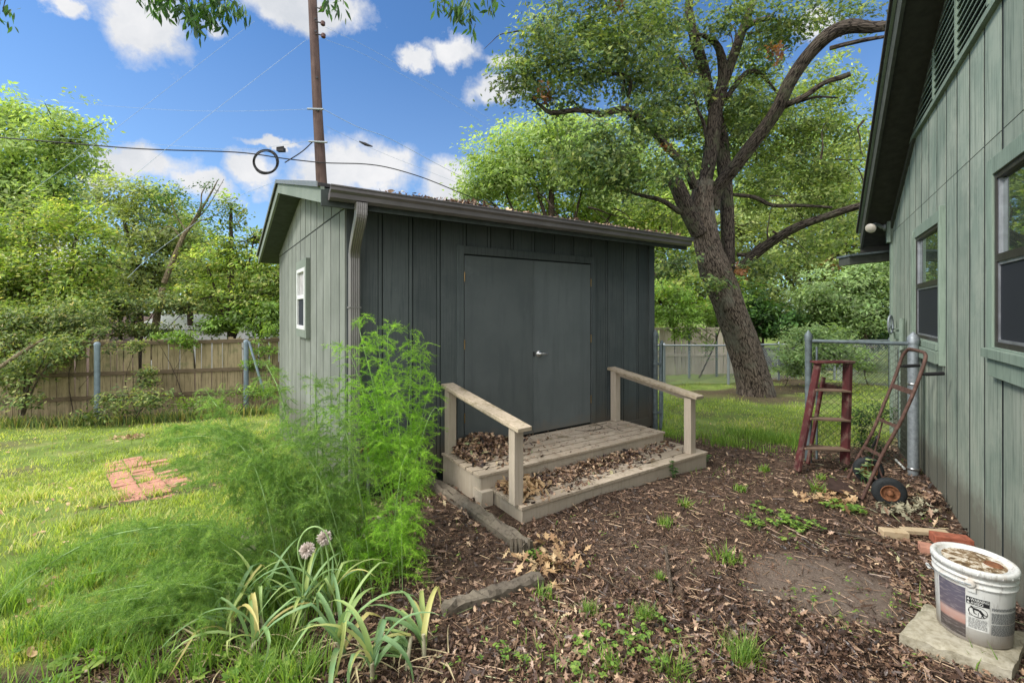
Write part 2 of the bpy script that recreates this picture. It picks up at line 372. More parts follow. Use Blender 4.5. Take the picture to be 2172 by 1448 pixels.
c_ = t.mix(t.ramp(n1, (.52, (0, 0, 0)), (.72, (.75, .75, .75))), (.66, .66, .63), (.42, .30, .20)); c_ = t.mix(t.ramp(n2, (.54, (0, 0, 0)), (.74, (.75, .75, .75))), c_, (.20, .17, .14))
c_ = t.mix(t.math('MULTIPLY', low, .75), c_, (.17, .13, .10))
M['bucket'] = t.done(t.bsdf(c_, .4, t.bump(n1, .1), spec=.4))
t = NT('lid grime'); o_ = t.obj((1, 1, 0)); n1 = t.noise(o_, 16, 8, .72, 1.2)
M['lid'] = t.done(t.bsdf(t.ramp(n1, (.36, (.05, .03, .018)), (.47, (.20, .12, .05)), (.53, (.55, .47, .36)), (.65, (.72, .68, .6))), .5, t.bump(n1, .4)))
M['white_pl'] = m_plain('white label', (.60, .60, .57), .5, 0, .22, 30)
M['black_ink'] = m_plain('black print', (.02, .02, .022), .5)
t = NT('faded label picture'); o_ = t.obj((25, 25, 120)); n1 = t.noise(o_, 1, 5, .6); s_ = t.n('ShaderNodeSeparateXYZ'); t.t.links.new(t.n('ShaderNodeTexCoord').outputs['Object'], s_.inputs[0])
c_ = t.ramp(t.math('MULTIPLY', s_.outputs['Z'], 4.), (.15, (.06, .05, .045)), (.32, (.09, .07, .065)), (.36, (.36, .20, .16)), (.5, (.42, .27, .23)), (.56, (.11, .09, .11)), (.9, (.10, .09, .12)))
M['label_pic'] = t.done(t.bsdf(t.mix(t.ramp(n1, (.5, (0, 0, 0)), (.8, (.8, .8, .8))), c_, (.38, .33, .32)), .6))
M['grey_ink'] = m_plain('fine print', (.14, .15, .15), .6)
M['bark'] = m_bark('oak bark', (.014, .011, .009), (.165, .132, .105), 1., (.15, .145, .115))
M['bark_limb'] = m_bark('oak bark upper', (.010, .008, .007), (.095, .078, .064), 1., (.10, .11, .065))
M['bark_dk'] = m_bark('dark bark', (.03, .024, .018), (.11, .085, .065), 1.5)
M['bark_pale'] = m_bark('pale bark', (.10, .08, .05), (.30, .24, .16), 1.5)
M['twig'] = m_bark('dead twig', (.10, .075, .055), (.24, .19, .15), 4)
M['leaf_oak'] = m_leaf('oak leaf', [(.045, .10, .04), (.09, .17, .06), (.17, .27, .09), (.31, .41, .12), (.46, .50, .16)], .42)
M['leaf_bright'] = m_leaf('bright leaf', [(.07, .15, .04), (.17, .30, .06), (.31, .46, .10), (.48, .57, .17), (.55, .50, .18)], .5)
M['leaf_mid'] = m_leaf('mid leaf', [(.05, .10, .04), (.11, .19, .06), (.20, .30, .09), (.34, .40, .14), (.45, .38, .16)], .45)
M['leaf_dark'] = m_leaf('dark leaf', [(.025, .07, .02), (.045, .12, .028), (.08, .19, .04), (.14, .27, .06)], .4)
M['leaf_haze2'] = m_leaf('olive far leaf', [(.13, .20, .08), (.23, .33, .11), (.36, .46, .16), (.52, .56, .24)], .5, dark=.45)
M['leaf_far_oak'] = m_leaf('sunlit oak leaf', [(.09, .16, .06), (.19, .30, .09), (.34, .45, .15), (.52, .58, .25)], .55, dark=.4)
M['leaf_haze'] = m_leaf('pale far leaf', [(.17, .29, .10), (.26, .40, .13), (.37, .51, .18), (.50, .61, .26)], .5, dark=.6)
M['leaf_pale'] = m_leaf('pale shrub leaf', [(.14, .26, .10), (.25, .39, .14), (.38, .52, .22)], .4)
M['leaf_weed'] = m_leaf('weed leaf', [(.10, .21, .04), (.19, .35, .06), (.32, .47, .10)], .45)
M['leaf_yuc'] = m_leaf('blue green strap leaf', [(.12, .24, .13), (.17, .31, .17), (.26, .38, .16), (.42, .42, .15)], .3)
M['dry_leaf'] = m_leaf('dead hanging leaves', [(.22, .10, .035), (.38, .20, .08)], .3)
M['grass'] = m_leaf('lawn blade', [(.17, .26, .05), (.29, .41, .08), (.42, .52, .13), (.62, .58, .30)], .45, dark=.6)
M['fern'] = m_leaf('fern thread', [(.08, .23, .025), (.16, .38, .04), (.27, .52, .06), (.42, .64, .10)], .45, dark=.55)
M['fern_lo'] = m_leaf('fern thread cooler', [(.06, .15, .04), (.12, .26, .06), (.20, .36, .08), (.34, .46, .13)], .45, dark=.6)
M['stem'] = m_plain('pale green stem', (.25, .38, .14), .5, 0, .25, 10, .05)
M['stem_dk'] = m_plain('green stem', (.07, .17, .05), .5)
M['allium'] = m_plain('dried allium head', (.58, .50, .44), .8, 0, .2, 60)
M['litter'] = None
t = NT('dead leaves'); r_ = t.attr('rnd')
c_ = t.ramp(r_, (0, (.018, .012, .010)), (.28, (.09, .050, .034)), (.52, (.22, .13, .085)), (.78, (.40, .26, .17)), (.95, (.60, .43, .27)), (1, (.25, .30, .14)))
n_ = t.noise(t.obj(), 40, 4); c_ = t.mix(.0, c_, c_); c_ = t.mix(.35, c_, t.mix(1., c_, t.ramp(n_, (.3, (.3, .3, .3)), (.7, (1.5, 1.5, 1.5))), 'MULTIPLY'))
M['litter'] = t.done(t.bsdf(c_, .38, t.bump(n_, .5, .004), spec=.45))
t = NT('golden dead leaves'); r_ = t.attr('rnd'); M['litter_gold'] = t.done(t.bsdf(t.ramp(r_, (0, (.20, .11, .06)), (.5, (.38, .24, .12)), (1, (.52, .38, .22))), .7))
# ground
t = NT('soil and turf'); o_ = t.obj((1, 1, 1), True); di = t.attr('dirt')
n1 = t.noise(o_, 1.6, 6, .65); n2 = t.noise(o_, 14, 6, .7); n3 = t.noise(o_, 60, 5, .7)
soil = t.ramp(n2, (.3, (.022, .015, .012)), (.5, (.07, .045, .033)), (.7, (.17, .115, .082)))
soil = t.mix(t.ramp(n3, (.5, (0, 0, 0)), (.66, (.7, .7, .7))), soil, (.22, .155, .11))
bare = t.attr('bare'); soil = t.mix(bare, soil, t.ramp(n3, (.3, (.12, .09, .072)), (.7, (.23, .18, .145))))
turf = t.ramp(n1, (.3, (.10, .14, .035)), (.5, (.15, .22, .045)), (.66, (.24, .27, .09)))
turf = t.mix(t.ramp(n2, (.52, (0, 0, 0)), (.7, (.8, .8, .8))), turf, (.13, .085, .05))
c_ = t.mix(di, turf, soil)
M['ground'] = t.done(t.bsdf(c_, .95, t.bump(t.math('ADD', n2, t.math('MULTIPLY', n3, .5)), .8, .03), spec=.12))
# ------------------------------------------------------------------ ground
def fnoise(x, y, s=1., seed=0):
    r = 0; a = 1.
    for k in range(4):
        f = s*2**k; ph = seed*1.7+k*2.3
        r = r+a*np.sin(x*f*1.1+ph+1.3*np.sin(y*f*.9+ph))*np.cos(y*f*1.05-ph*.7+1.1*np.sin(x*f*.8)); a *= .55
    return r
def dirt(x, y):
    x = np.asarray(x, float); y = np.asarray(y, float)
    left = x+1.75+.25*(3.2-y)*0+.22*fnoise(x, y, 1.3, 1)
    left = np.where(y > 3.9, x+1.35, left+.9*ss(2.5, 2.15, y))
    back = 6.55-y-.12*(x-2)+.35*fnoise(x, y, 1., 2)
    d = ss(-.25, .25, np.minimum(left, back))
    tr = np.hypot(x-5.9, (y-10.5)); d = np.maximum(d, .85*ss(1.35, .5, tr+.3*fnoise(x, y, 2, 3)))
    fl = 9.35+.15*(x+10)+.3*fnoise(x, y, 1, 4)
    d = np.maximum(d, ss(0, .6, y-fl)*ss(-3., -5, x))
    d = np.maximum(d, .9*ss(.35, .7, fnoise(x, y, .55, 6))*ss(9.5, 11.5, y)*ss(0, 2, x))
    d = np.maximum(d, .55*ss(.6, 1.1, fnoise(x, y, 1.3, 9)))
    return d
def bare(x, y):
    b1 = ss(1.15, .75, np.hypot((x-1.92)/.40, (y-2.78)/.36)+.22*fnoise(x, y, 3, 5))
    b2 = .25*ss(1.2, .7, np.hypot((x-.95)/.35, (y-3.2)/.3)+.25*fnoise(x, y, 3, 8))
    return np.maximum(b1, b2)
def warp(n, lo, hi, c, k):
    s = np.linspace(np.arcsinh((lo-c)/k), np.arcsinh((hi-c)/k), n); return c+k*np.sinh(s)
gx = warp(300, -400, 400, 0, 4.); gy = warp(320, -40, 900, 4, 4.)
XX, YY = np.meshgrid(gx, gy, indexing='ij'); ZZ = gz(XX, YY)+.008*fnoise(XX, YY, 5)
n_, m_ = XX.shape; i, j = np.meshgrid(np.arange(n_-1), np.arange(m_-1), indexing='ij'); a0 = (i*m_+j).ravel()
g = mesh_np('ground', np.stack([XX.ravel(), YY.ravel(), ZZ.ravel()], 1), [np.stack([a0, a0+m_, a0+m_+1, a0+1], 1)], M['ground'], None,
            {'dirt': dirt(XX, YY), 'bare': bare(XX, YY)}, True)
tag(g, kind='structure')
# ------------------------------------------------------------------ garden shed
S = Frame((-1.5233, 4.145, 0), (.8287, .5597)); W_, D_ = 4.30, 4.55
zb = H-1.667; ze = H+.93; zr = ze+.245*D_/2
shed = thing('garden_shed', 'dark grey green storage shed with double doors and a low gable roof', 'shed', S(2.1, 2.2, 0))
def lz(b): return ze+.245*min(b, D_-b)       # wall top under the roof at depth b
m = MB(); S.box(m, .02, W_-.02, .02, D_-.02, -.6, ze-.02); m.build('inner_wall', M['gap_shade'], shed)
# front wall boards (reverse batten): wide boards, narrow sunk strips
m = MB(); mg = MB()
door_a0 = 1.2077-.0; da = door_a0
x0 = .0; edges = [.09]+[da-.899+.305*k for k in range(-0, 13)]
fr = [(.0, .31)]
xs = [0., .31, .615, .915] + [.915+.305*k for k in range(1, 12)]
for k in range(len(xs)-1):
    a, b = xs[k]+(.0 if k == 0 else .026), min(xs[k+1]-.026, W_)
    if b <= a: continue
    lo = zb
    if a > da-.12 and b < da+1.83+.2: lo = H-1.444+2.032+.05
    elif b > da-.09 and a < da-.09: b = max(b, a+.01)
    S.box(m, a, b, -.014, .02, lo, ze-.005)
m.build('front_wall', M['shed_shaded'], shed)
m = MB(); S.box(m, 0, W_, -.004, .02, zb, ze-.006); m.build('front_backing', M['gap_shade'], shed)  # dark sheet, its visible strips stand in for shadow beside the battens
m = MB()
for x in xs[1:]:
    if x > W_-.05: continue
    S.box(m, x-.0175, x+.013, -.0125, -.0045, (H-1.444+2.032+.06) if da-.08 < x < da+1.9 else zb, ze-.006)
m.build('batten', M['shed_shaded'], shed)
m = MB()
S.box(m, W_-.10, W_+.012, -.032, -.015, zb, ze); S.box(m, da+1.92, W_-.1, -.03, -.015, zb, zb+.13)
m.build('corner_board', M['shed_shaded'], shed)
# gable walls
for side in (0, 1):
    m = MB(); k = 0; b = 0.
    sp = .367; a0, a1 = (-.016, .02) if side == 0 else (W_-.02, W_+.016)
    while b < D_-.02:
        e = min(b+sp-.030-random.uniform(-.006, .006), D_)
        if k == 0: e = .19
        S.prism(m, [(b, -.55), (e, -.55), (e, H+.93), (b, H+.93)], a0, a1)
        nb = b+sp if k else .214
        b = nb; k += 1
    b = 0.; k = 0
    while b < D_-.02:        # upper row, seams offset by a few centimetres
        e = min((.15 if k == 0 else b+sp-.030-random.uniform(-.006, .006)), D_)
        if b < D_/2 < e: poly = [(b, H+.945), (e, H+.945), (e, lz(e)+.03), (D_/2, lz(D_/2)+.03), (b, lz(b)+.03)]
        else: poly = [(b, H+.945), (e, H+.945), (e, lz(e)+.05), (b, lz(b)+.05)]
        S.prism(m, poly, a0-.003 if side == 0 else a0, a1)
        b = .174 if k == 0 else b+sp; k += 1
    m.build('gable_wall', M['shed'], shed)
    m = MB(); S.prism(m, [(.0, ze-.02), (D_, ze-.02), (D_/2, lz(D_/2))], -.013 if side == 0 else W_-.02, .02 if side == 0 else W_+.002); S.box(m, -.013 if side == 0 else W_-.02, .02 if side == 0 else W_+.002, .003, D_-.003, -.54, ze-.021)
    m.build('gable_backing', M['gap_shade'], shed)  # shows between the boards as painted groove shadow
m = MB(); S.box(m, -.002, W_, D_-.02, D_+.01, -.55, ze); m.build('rear_wall', M['shed'], shed)
# roof
o_ = .301; e1, e2 = .40, .5
def rz(b): return ze+.10+.245*(min(b, D_-b)) if True else 0
def slab(m, za, zb_, a0, a1):     # gable shaped slab between two offsets above the soffit line
    sof = lambda b: ze+.052+.245*min(b, D_-b)
    F = [(-e1, sof(-e1)+za), (D_/2, sof(D_/2)+za), (D_+e2, sof(D_+e2)+za), (D_+e2, sof(D_+e2)+zb_), (D_/2, sof(D_/2)+zb_), (-e1, sof(-e1)+zb_)]
    for q in ([0, 1, 4, 5], [1, 2, 3, 4]): S.prism(m, [F[i] for i in q], a0, a1)
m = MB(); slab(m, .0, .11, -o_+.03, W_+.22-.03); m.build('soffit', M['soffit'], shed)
m = MB(); slab(m, -.012, .12, -o_, -o_+.029); m.build('rake_fascia', M['shed_trim'], shed); m = MB(); slab(m, -.012, .12, W_+.191, W_+.22); m.build('rake_fascia', M['shed_trim'], shed)
m = MB(); slab(m, .121, .150, -o_-.02, W_+.24); m.build('roof', M['roofing'], shed)
m = MB(); slab(m, .112, .158, -o_-.03, -o_-.021); m.build('drip_edge', M['drip'], shed)
m = MB(); S.box(m, -o_+.0, W_+.22, -e1-.022, -e1-.001, H+.845, H+.975); m.build('eave_fascia', M['soffit'], shed)
m = MB()   # gutter, K profile
gp = [(-e1-.024, H+.89), (-e1-.07, H+.885), (-e1-.10, H+.905), (-e1-.105, H+.94), (-e1-.13, H+.96), (-e1-.13, H+.985), (-e1-.14, H+.99), (-e1-.14, H+1.0), (-e1-.12, H+1.0), (-e1-.118, H+.985), (-e1-.03, H+.93)]
S.prism(m, gp[:11], -o_+.05, W_+.215); gut = m.build('gutter', M['gutter'], shed)
# roof debris on the eave
n = 900; a = rng.uniform(.2, W_, n); a = np.where(rng.random(n) < .35, rng.normal(1.05, .14, n), a)
b = -e1-.10+rng.random(n)*.28; zz = np.array([H+1.02+.245*max(0, bb+e1) for bb in b])+rng.random(n)*.022+.03*np.exp(-((a-1.05)/.15)**2)*rng.random(n)
pos = S.o+a[:, None]*S.ex+b[:, None]*S.ey+zz[:, None]*S.ez
LT = np.array([(0, 0, 0), (1, 0, .1), (.75, .42, .25), (.1, .5, .15), (-.5, .4, .3), (-1, 0, .05), (-.6, -.38, .3), (.1, -.5, .1), (.7, -.4, .2)])
LF = np.array([(0, i, i % 8+1) for i in range(1, 9)])
OAKL = np.array([(-1, 0, 0), (-.45, .16, .05), (-.2, .5, .22), (0, .18, .04), (.3, .55, .26), (.42, .2, .02), (1, .06, .15), (.42, -.2, .02), (.3, -.55, .24), (0, -.18, .04), (-.2, -.5, .2), (-.45, -.16, .05)])
OAKF = np.array([(0, 1, 11), (1, 9, 11), (1, 3, 9), (1, 2, 3), (3, 5, 7), (3, 7, 9), (3, 4, 5), (5, 6, 7), (7, 8, 9), (9, 10, 11)])
def leafmesh(name, pos, scale, mat, parent=None, nrm=(0, 0, 1), spread=.5, rnd=None, oak=False):
    R = rotmats(len(pos), np.tile(nrm, (len(pos), 1)), spread)
    sc = np.stack([scale, scale*rng.uniform(.6, 1., len(pos)), scale*rng.uniform(-.5, 1.1, len(pos))], 1)
    if oak: sc[:, 0] *= 1.15; sc[:, 1] *= 1.25; sc[:, 2] *= 1.2
    V, F = instance(OAKL if oak else LT, OAKF if oak else LF, pos, R, sc)
    r = rng.random(len(pos)) if rnd is None else rnd
    return mesh_np(name, V, [F], mat, parent, {'rnd': np.repeat(r, 12 if oak else 9)})
o = leafmesh('roof_leaf_litter', pos, rng.uniform(.012, .03, n), M['litter'], spread=.9); tag(o, 'dry brown leaves and needles lying in the shed gutter', 'dead leaves', kind='stuff')
# downspout
m = MB(); ds = [S(.0, -e1-.07, H+.89), S(.0, -e1-.07, H+.84), S(.0, -e1-.05, H+.77), S(.015, -.30, H+.66), S(.04, -.13, H+.56), S(.05, -.075, H+.49), S(.05, -.07, H+.42), S(.05, -.07, 1.), S(.05, -.07, .08)]
def spout(m, pts, w, d, nflute=5):
    # rectangular fluted section
    sec = []
    for k in range(nflute*4+1): sec.append((-w/2+w*k/(nflute*4), -d/2-(.004 if k % 4 in (1, 2) else 0)))
    sec += [(w/2, d/2), (-w/2, d/2)]
    pts = catmull(pts, 5); n = len(sec); V = []
    T = np.gradient(pts, axis=0)
    for p, t_ in zip(pts, T):
        t_ = t_/np.linalg.norm(t_); sx = S.ex; fy = np.cross(t_, sx)*-1; fy /= np.linalg.norm(fy)
        V += [p+sx*x+ (-fy if np.dot(fy, S.ey) < 0 else fy)*y for x, y in sec]
    i, j = np.meshgrid(np.arange(len(pts)-1), np.arange(n), indexing='ij'); a0 = (i*n+j).ravel(); b0 = (i*n+(j+1) % n).ravel()
    m.add(V, np.stack([a0, b0, b0+n, a0+n], 1))
spout(m, ds, .088, .07); dsp = m.build('downspout', M['spout'], shed)
for z in (H+.02, H-.6): m = MB(); S.box(m, -.002, .104, -.112, -.028, z, z+.012); m.build('strap', M['spout'], dsp)
# doors
zd = H-1.444
m = MB()
S.box(m, da-.09, da-.012, -.04, .0, zd-.02, zd+2.032+.10); S.box(m, da+1.842, da+1.92, -.04, .0, zd-.02, zd+2.032+.10); S.box(m, da-.012, da+1.842, -.04, .0, zd+2.045, zd+2.132)
fr_ = m.build('door_frame', M['shed_shaded'], shed, bevel=.003)
m = MB(); S.box(m, da-.012, da+1.842, -.012, -.002, zd-.02, zd+2.045); m.build('door_gap', M['gap_shade'], shed)
doors = []
for a0, a1 in ((da-.002, da+.912), (da+.918, da+1.828)):
    m = MB(); S.box(m, a0, a1, -.036, -.013, zd, zd+2.030); doors.append(m.build('door', M['door'], shed, bevel=.003))
    xe = a0-.004 if a0 < da+.5 else a1+.004
    for z in (.25, 1.03, 1.75):
        m = MB(); m.tube([S(xe, -.044, zd+z), S(xe, -.044, zd+z+.1)], .007, 8); m.build('hinge', M['brass'], doors[-1])
m = MB(); S.box(m, da+.906, da+.920, -.046, -.037, zd, zd+2.03); m.build('astragal', M['door'], doors[0])
m = MB(); m.lathe(S(da+.985, -.037, zd+.93), [(0.0, 0), (.038, 0), (.038, .006), (.030, .014), (.016, .02), (.016, .05), (0, .05)], 24, -S.ey)
m.tube([S(da+.985, -.085, zd+.93), S(da+1.03, -.092, zd+.932), S(da+1.08, -.088, zd+.925)], [.013, .010, .009], 10); m.build('door_handle', M['steel'], doors[1], True)
m = MB(); S.box(m, da+.9, da+.917, -.051, -.047, zd+.90, zd+.96); m.build('latch_plate', M['iron'], doors[1])
# gable window
b0, b1 = 2.10, 2.92; z0, z1 = H-.22, H+.56
b0, b1 = 1.78, 2.32; z0, z1 = H-.215, H+.505
m = MB(); a_ = -.017
for (p, q, r, s_) in ((b0-.10, b0-.03, z0-.13, z1+.14), (b1+.03, b1+.10, z0-.13, z1+.14), (b0-.03, b1+.03, z1+.03, z1+.14), (b0-.03, b1+.03, z0-.13, z0-.03)): S.box(m, a_-.05, a_+.01, p, q, r, s_)
win = m.build('window', M['shed_trim'], shed, bevel=.003)
m = MB()
for (p, q, r, s_) in ((b0-.03, b0+.02, z0-.03, z1+.03), (b1-.02, b1+.03, z0-.03, z1+.03), (b0, b1, z1-.015, z1+.03), (b0, b1, z0-.03, z0+.02), (b0, b1, z0+.36, z0+.41)): S.box(m, a_-.056, a_-.001, p, q, r, s_)
m.build('frame', M['white_vinyl'], win, bevel=.003)
m = MB(); S.box(m, a_-.02, a_-.012, b0+.02, b1-.02, z0+.41, z1-.015); m.build('pane', M['curtain'], win)
m = MB(); S.box(m, a_-.034, a_-.028, b0+.02, b1-.02, z0+.02, z0+.36); m.build('pane', M['screen'], win)
# ------------------------------------------------------------------ entry steps
st = thing('entry_steps', 'beige two level wooden entry steps covered in dead leaves at the shed doors', 'steps', S(da+1, -.7, 0))
zu, zl = H-1.465, H-1.605
m = MB(); u0, u1 = da-.27, da+2.32
nb_ = 6; bd = .80/nb_
for k in range(nb_): S.box(m, u0, u1, -.82+k*bd+.007, -.82+(k+1)*bd-.010, zu-.028, zu+random.gauss(0, .0015))
up = m.build('upper_platform', M['deck'], st, bevel=.004)
m = MB(); S.box(m, u0+.04, u1-.04, -.78, -.005, zu-.06, zu-.03); m.build('gap_underlay', M['soffit'], st)  # solid dark sheet standing in for shade between the deck boards
m = MB(); S.box(m, u0+.02, u1-.02, -.80, -.785, zl+.001, zu-.029); S.box(m, u0+.02, u0+.035, -.784, -.03, gz(-.8, 4.5)-.03, zu-.029); S.box(m, u1-.035, u1-.02, -.784, -.03, 0, zu-.029); m.build('riser', M['post'], st)
m = MB(); l0, l1 = da-.15, da+2.44
for k in range(4): S.box(m, l0, l1, -1.30+k*.135+.004, -1.30+(k+1)*.135-.006, zl-.028, zl+random.gauss(0, .0015))
m.build('lower_platform', M['deck'], st, bevel=.004)
m = MB(); S.box(m, l0+.015, l1-.015, -1.285, -1.27, -.05, zl-.029); S.box(m, l0+.015, l0+.03, -1.269, -.8, -.05, zl-.029); S.box(m, l1-.03, l1-.015, -1.269, -.8, -.05, zl-.029); m.build('riser', M['post'], st)
m = MB(); S.box(m, l0-.12, l0-.003, -.86, -.70, zl-.15, zl-.0); m.build('end_block', M['post'], st)
for aa, lab in ((da-.20, 0), (da+2.22, 1)):
    af = aa+(.06 if lab == 0 else .02)
    hr = thing('handrail', None, None, (0, 0, 0)); hr.parent = st; hr.location = Vector(S(aa, -.6, 0))-st.location
    for bb, zt, zb0, ax in ((-.10, H-.81, zu, aa), (-1.20, H-.985, zl, af)):
        m = MB(); S.box(m, ax-.045, ax+.045, bb-.045, bb+.045, zb0-(.02 if lab == 0 and bb > -1 else 0), zt); m.build('post', M['post'], hr, bevel=.004)
    m = MB(); m.bar(S(aa, -.02, H-.775), S(af, -1.33, H-.965), .145, .036); m.build('rail_cap', M['rail'], hr, bevel=.005)
    m = MB(); m.bar(S(aa+.03, -.146, H-.835), S(af+.03, -1.154, H-.985), .035, .07); m.build('rail_board', M['post'], hr, bevel=.003)
# ------------------------------------------------------------------ house
K = Frame((5.66, 6.70, 0), (-.551, -.8346))
ho = thing('house', 'weathered green wooden house with a louvred gable and dark deep eaves', 'house', K(3, 1, 0))
L_ = 9.6; ridge = 4.8; rs = .45
def hz_(a): return H+1.25+rs*(a if a < ridge else 2*ridge-a)
W1 = (1.884, 3.03, H-.305, H+.82); W2 = (4.50, 5.55, H-.24, H+.89)
m = MB(); K.box(m, .01, W1[0]+.01, -.003, .05, -.06, H+1.2); K.box(m, W1[1]-.01, W2[0]+.01, -.003, .05, -.06, H+1.2); K.box(m, W2[1]-.01, L_-.01, -.003, .05, -.06, H+1.2)
for (wa, wb, z0, z1) in (W1, W2): K.box(m, wa+.011, wb-.011, -.003, .05, -.06, z0+.01); K.box(m, wa+.011, wb-.011, -.003, .05, z1-.01, H+1.2)
K.box(m, .01, L_-.01, .051, .06, -.3, H+1.2); K.prism(m, [(0.01, H+1.2), (L_-.01, H+1.2), (ridge, hz_(ridge)-.02)], -.003, .05, 'b'); m.build('wall_backing', M['gap_shade'], ho)  # dark layer just behind the boards, painted shadow for the siding grooves
m = MB(); sp = .353; a = .10; k = 0
def cut(m, a0, a1, z0, z1, b0, b1):
    """board a0..a1 minus window holes"""
    for (wa, wb, wz0, wz1) in (W1, W2):
        if a1 > wa and a0 < wb and z1 > wz0 and z0 < wz1:
            if a0 < wa: cut(m, a0, wa, z0, z1, b0, b1); a0 = wa
            if a1 > wb: cut(m, wb, a1, z0, z1, b0, b1); a1 = wb
            if z0 < wz0: K.box(m, a0, a1, b0, b1, z0, wz0, aa)
            if z1 > wz1: K.box(m, a0, a1, b0, b1, wz1, z1, aa)
            return
    K.box(m, a0, a1, b0, b1, z0, z1, aa)
vent_z = H+1.99
a = .10-sp*.0
offs = [.10]+[ .10+.262+sp*k for k in range(0, 30)]
for k in range(len(offs)-1):
    jj = random.uniform(-.004, .004); a0, a1 = offs[k]+.021+jj, min(offs[k+1]-.021+jj, L_)
    if a0 > L_-.1: break
    aa = random.random()
    cut(m, a0, a1, -.06+.0, H+1.145, -.006, .029)
    aa = random.random()
    # upper course, clipped by the roof slope and by the louvre
    z0 = H+1.152
    t0, t1 = hz_(a0)+.02, hz_(a1)+.02
    if min(t0, t1) > vent_z: K.box(m, a0, a1, -.006, .029, z0, vent_z-.01, aa)
    elif max(t0, t1) <= vent_z: K.prism(m, [(a0, z0), (a1, z0), (a1, max(t1, z0+.01)), (a0, max(t0, z0+.01))], -.006, .029, 'b')
    else:
        am = a0+(vent_z-t0)/(t1-t0)*(a1-a0)
        P_ = [(a0, z0), (a1, z0), (a1, vent_z-.01), (am, vent_z-.01), (a0, t0)] if t1 > t0 else [(a0, z0), (a1, z0), (a1, t1), (am, vent_z-.01), (a0, vent_z-.01)]
        K.prism(m, P_, -.006, .029, 'b')
m.build('siding', M['house'], ho)
m = MB(); K.box(m, -.02, .10, -.03, .03, -.1, hz_(.0)-.0); K.box(m, -.02, -.001, -.0, .1, -.1, hz_(0)); m.build('corner_board', M['house_trim'], ho)
m = MB(); K.box(m, .0, L_, .0, .3, -.5, -.07); K.box(m, 0, L_, -.03, -.001, -.5, -.10); m.build('footing', M['found'], ho)
m = MB(); K.box(m, -.015, 0., .05, 7., -.3, hz_(0)); K.box(m, L_, L_+.02, .05, 7., -.3, hz_(0)); K.box(m, 0, L_, 7., 7.03, -.3, hz_(0)); m.build('rear_wall', M['house'], ho)
# louvre
m = MB(); z = vent_z+.05
while z < hz_(ridge)-.1:
    a0 = max(.1, (z-H-1.25)/rs); a1 = 2*ridge-a0
    c = K(a0, -.008, z); m.box(c, K.ex*(a1-a0), -K.ey*.028-K.ez*.035, K.ez*.009-K.ey*.002)
    z += .062
lv = m.build('gable_louvre', M['house_trim'], ho)
m = MB(); K.box(m, 1.62, 2*ridge-1.62, -.04, -.002, vent_z-.01, vent_z+.035)
for k in range(1, 9):
    a = 2.05+k*.80-.0
    if a < L_-2: K.box(m, a, a+.035, -.044, -.004, vent_z+.036, hz_(a)-.03)
m.build('frame', M['house_trim'], lv)
# roof
of = .34
def hslab(m, za, zb_, b0, b1, e=.5):
    top = lambda a: H+1.25+rs*min(a, 2*ridge-a)
    F = [(-e, top(-e)+za), (ridge, top(ridge)+za), (L_+e, top(L_+e)+za), (L_+e, top(L_+e)+zb_), (ridge, top(ridge)+zb_), (-e, top(-e)+zb_)]
    for q in ([0, 1, 4, 5], [1, 2, 3, 4]): K.prism(m, [F[i] for i in q], b0, b1, 'b')
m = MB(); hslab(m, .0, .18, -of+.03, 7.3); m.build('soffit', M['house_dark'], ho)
m = MB(); hslab(m, -.03, .24, -of, -of+.029); m.build('rake_fascia', M['house_fascia'], ho)
m = MB(); hslab(m, .241, .30, -of-.055, 7.35, .53); m.build('roof', M['shingle'], ho)
m = MB(); hslab(m, .225, .24, -of-.03, -of-.003, .52); m.build('drip_edge', M['house_trim'], ho)
m = MB()
for (a0, a1) in ((0.02, ridge), (ridge, L_-.02)):
    za, zb_ = hz_(a0)-.001, hz_(a1)-.001
    K.prism(m, [(a0, za-.09), (a1, zb_-.09), (a1, zb_), (a0, za)], -.036, -.0065, 'b')
m.build('frieze_board', M['house_fascia'], ho)
m = MB(); K.box(m, -.54, -.501, -of, 7.3, H+.93, H+1.22); m.build('eave_fascia', M['house_dark'], ho)
